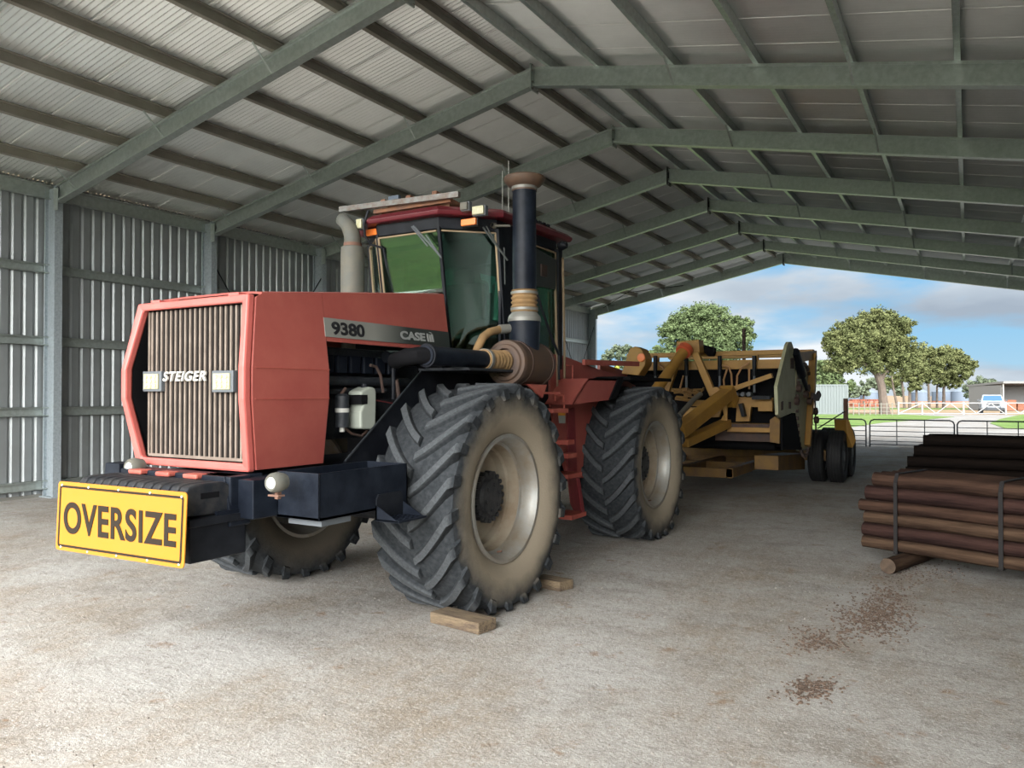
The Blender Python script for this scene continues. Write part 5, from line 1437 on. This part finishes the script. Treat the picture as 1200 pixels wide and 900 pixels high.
# open farm shed far right
c = at(1176, 482, w=78); c.z = 0
fs_ = thing('farm_shed', 'open-fronted grey farm shed with rusty stored gear at the frame edge', 'shed', tuple(c))
k = 78/F
def V(x, d, z): return c+rt*x+fw*d+Vector((0,0,z))
def vb(x0, x1, d0, d1, z0, z1): return MB().hull([V(x0,d0,z0),V(x1,d0,z0),V(x1,d1,z0),V(x0,d1,z0)], [V(x0,d0,z1),V(x1,d0,z1),V(x1,d1,z1),V(x0,d1,z1)])
obj('roof', MB().hull([V(-.2,-.3,2.78),V(9,-.3,2.78),V(9,6,2.5),V(-.2,6,2.5)], [V(-.2,-.3,3.0),V(9,-.3,3.0),V(9,6,2.7),V(-.2,6,2.7)]), 'shed_grey', fs_)
obj('back_wall', vb(-.1,9,5.6,5.7,0,2.6), 'shed_grey', fs_); obj('side_wall', vb(-.15,-.08,.2,5.7,0,2.6), 'shed_grey', fs_)
for x in (0, 3, 6, 9): obj('post', vb(x-.06,x+.06,0,.12,0,2.8), 'galv_light', fs_)
obj('stored_gear', vb(.4,2.6,2,4,0,1.1), 'shed_red', fs_); obj('stored_gear', vb(3.4,8.6,3,4.4,.0,.7), 'shed_red', fs_)
c = at(1171, 481, w=80); c.z = 0
fs2 = thing('small_hut', 'small pale hut between the grey-green tree and the open farm shed', 'hut', tuple(c))
obj('wall', vb(-.6,.2,.0,2,0,2.2), 'shed_grey', fs2); obj('roof', vb(-.7,.3,-.1,2.1,2.2,2.35), 'galv_light', fs2); obj('doorway', vb(-.3,.1,-.03,.02,0,1.7), 'car_dark', fs2)

#@@LIGHT
w = bpy.data.worlds.new('World'); bpy.context.scene.world = w; w.use_nodes = True
nt = w.node_tree; N = nt.nodes; L = nt.links
bg = N['Background']
tc = N.new('ShaderNodeTexCoord'); sx = N.new('ShaderNodeSeparateXYZ'); L.new(tc.outputs['Generated'], sx.inputs[0])
def math_(op, a, b=None, c=None):
    m = N.new('ShaderNodeMath'); m.operation = op
    for i, v in enumerate((a, b, c)):
        if v is None: continue
        if isinstance(v, (int, float)): m.inputs[i].default_value = v
        else: L.new(v, m.inputs[i])
    return m.outputs[0]
zc = math_('MAXIMUM', sx.outputs['Z'], 0.0)
zd = math_('ADD', zc, .22)
cv = N.new('ShaderNodeCombineXYZ'); L.new(math_('DIVIDE', sx.outputs['X'], zd), cv.inputs[0]); L.new(math_('DIVIDE', sx.outputs['Y'], zd), cv.inputs[1]); cv.inputs[2].default_value = CLOUD_SEED = 3.3
n1 = N.new('ShaderNodeTexNoise'); n1.inputs['Scale'].default_value = 1.05; n1.inputs['Detail'].default_value = 8; n1.inputs['Roughness'].default_value = .52; L.new(cv.outputs[0], n1.inputs['Vector'])
n2 = N.new('ShaderNodeTexNoise'); n2.inputs['Scale'].default_value = .8; n2.inputs['Detail'].default_value = 6; L.new(cv.outputs[0], n2.inputs['Vector'])
def ramp(fac, stops):
    r = N.new('ShaderNodeValToRGB'); L.new(fac, r.inputs['Fac']); e = r.color_ramp.elements
    while len(e) < len(stops): e.new(.5)
    for i, (p, c_) in enumerate(stops): e[i].position = p; e[i].color = (*c_, 1)
    return r.outputs['Color']
sky = ramp(zc, [(0, (.50,.74,.90)), (.12, (.24,.60,.95)), (.5, (.12,.34,.72)), (1, (.06,.2,.5))])
cloud = ramp(n2.outputs['Fac'], [(.36, (.42,.50,.60)), (.50, (.62,.71,.80)), (.62, (.95,1.0,1.04))])
mask = ramp(n1.outputs['Fac'], [(.40, (0,0,0)), (.53, (1,1,1))])
mx = N.new('ShaderNodeMix'); mx.data_type = 'RGBA'; L.new(mask, mx.inputs[0]); L.new(sky, mx.inputs[6]); L.new(cloud, mx.inputs[7])
# broad glow added to the sky behind the camera, unseen, to brighten the shed
GD = Vector((.38, -.80, .36)).normalized()
dt = N.new('ShaderNodeVectorMath'); dt.operation = 'DOT_PRODUCT'; nn = N.new('ShaderNodeVectorMath'); nn.operation = 'NORMALIZE'
L.new(tc.outputs['Generated'], nn.inputs[0]); L.new(nn.outputs[0], dt.inputs[0]); dt.inputs[1].default_value = GD
gl = math_('POWER', math_('MAXIMUM', dt.outputs['Value'], 0.0), 1.6)
GLOW = 21.0
gc = N.new('ShaderNodeMix'); gc.data_type = 'RGBA'; gc.blend_type = 'ADD'; gc.inputs[0].default_value = 1; gc.clamp_result = False
cm = N.new('ShaderNodeCombineXYZ'); 
L.new(math_('MULTIPLY', gl, GLOW*1.0), cm.inputs[0]); L.new(math_('MULTIPLY', gl, GLOW*.99), cm.inputs[1]); L.new(math_('MULTIPLY', gl, GLOW*.97), cm.inputs[2])
L.new(mx.outputs[2], gc.inputs[6]); L.new(cm.outputs[0], gc.inputs[7])
L.new(gc.outputs[2], bg.inputs['Color']); bg.inputs['Strength'].default_value = 1.0
w.cycles.sampling_method = 'MANUAL'; w.cycles.sample_map_resolution = 1024

# portals over the open ends help the sky light find its way in
def portal(loc, rot, sx_, sy_):
    l = bpy.data.lights.new('sky_portal', 'AREA'); l.shape = 'RECTANGLE'; l.size = sx_; l.size_y = sy_; l.cycles.is_portal = True
    o = bpy.data.objects.new('sky_portal', l); C.objects.link(o); o.location = loc; o.rotation_euler = rot; o['kind'] = 'helper'

sc_ = bpy.context.scene
cam = bpy.data.cameras.new('Camera'); co = bpy.data.objects.new('Camera', cam); C.objects.link(co); sc_.camera = co
cam.sensor_width = 36; cam.lens = F/1200*36; cam.clip_start = .05; cam.clip_end = 3000
pitch = math.atan((HY-450)/F)
co.location = (0, 0, HC); co.rotation_euler = (math.pi/2+pitch, 0, TH)
sc_.view_settings.view_transform = 'Standard'; sc_.view_settings.look = 'None'; sc_.view_settings.gamma = 1
sc_.view_settings.use_curve_mapping = False
sc_.view_settings.exposure = -0.06
sc_.cycles.use_denoising = True; sc_.cycles.max_bounces = 8; sc_.cycles.diffuse_bounces = 5; sc_.cycles.glossy_bounces = 4; sc_.cycles.transparent_max_bounces = 12
sc_.cycles.sample_clamp_indirect = 6
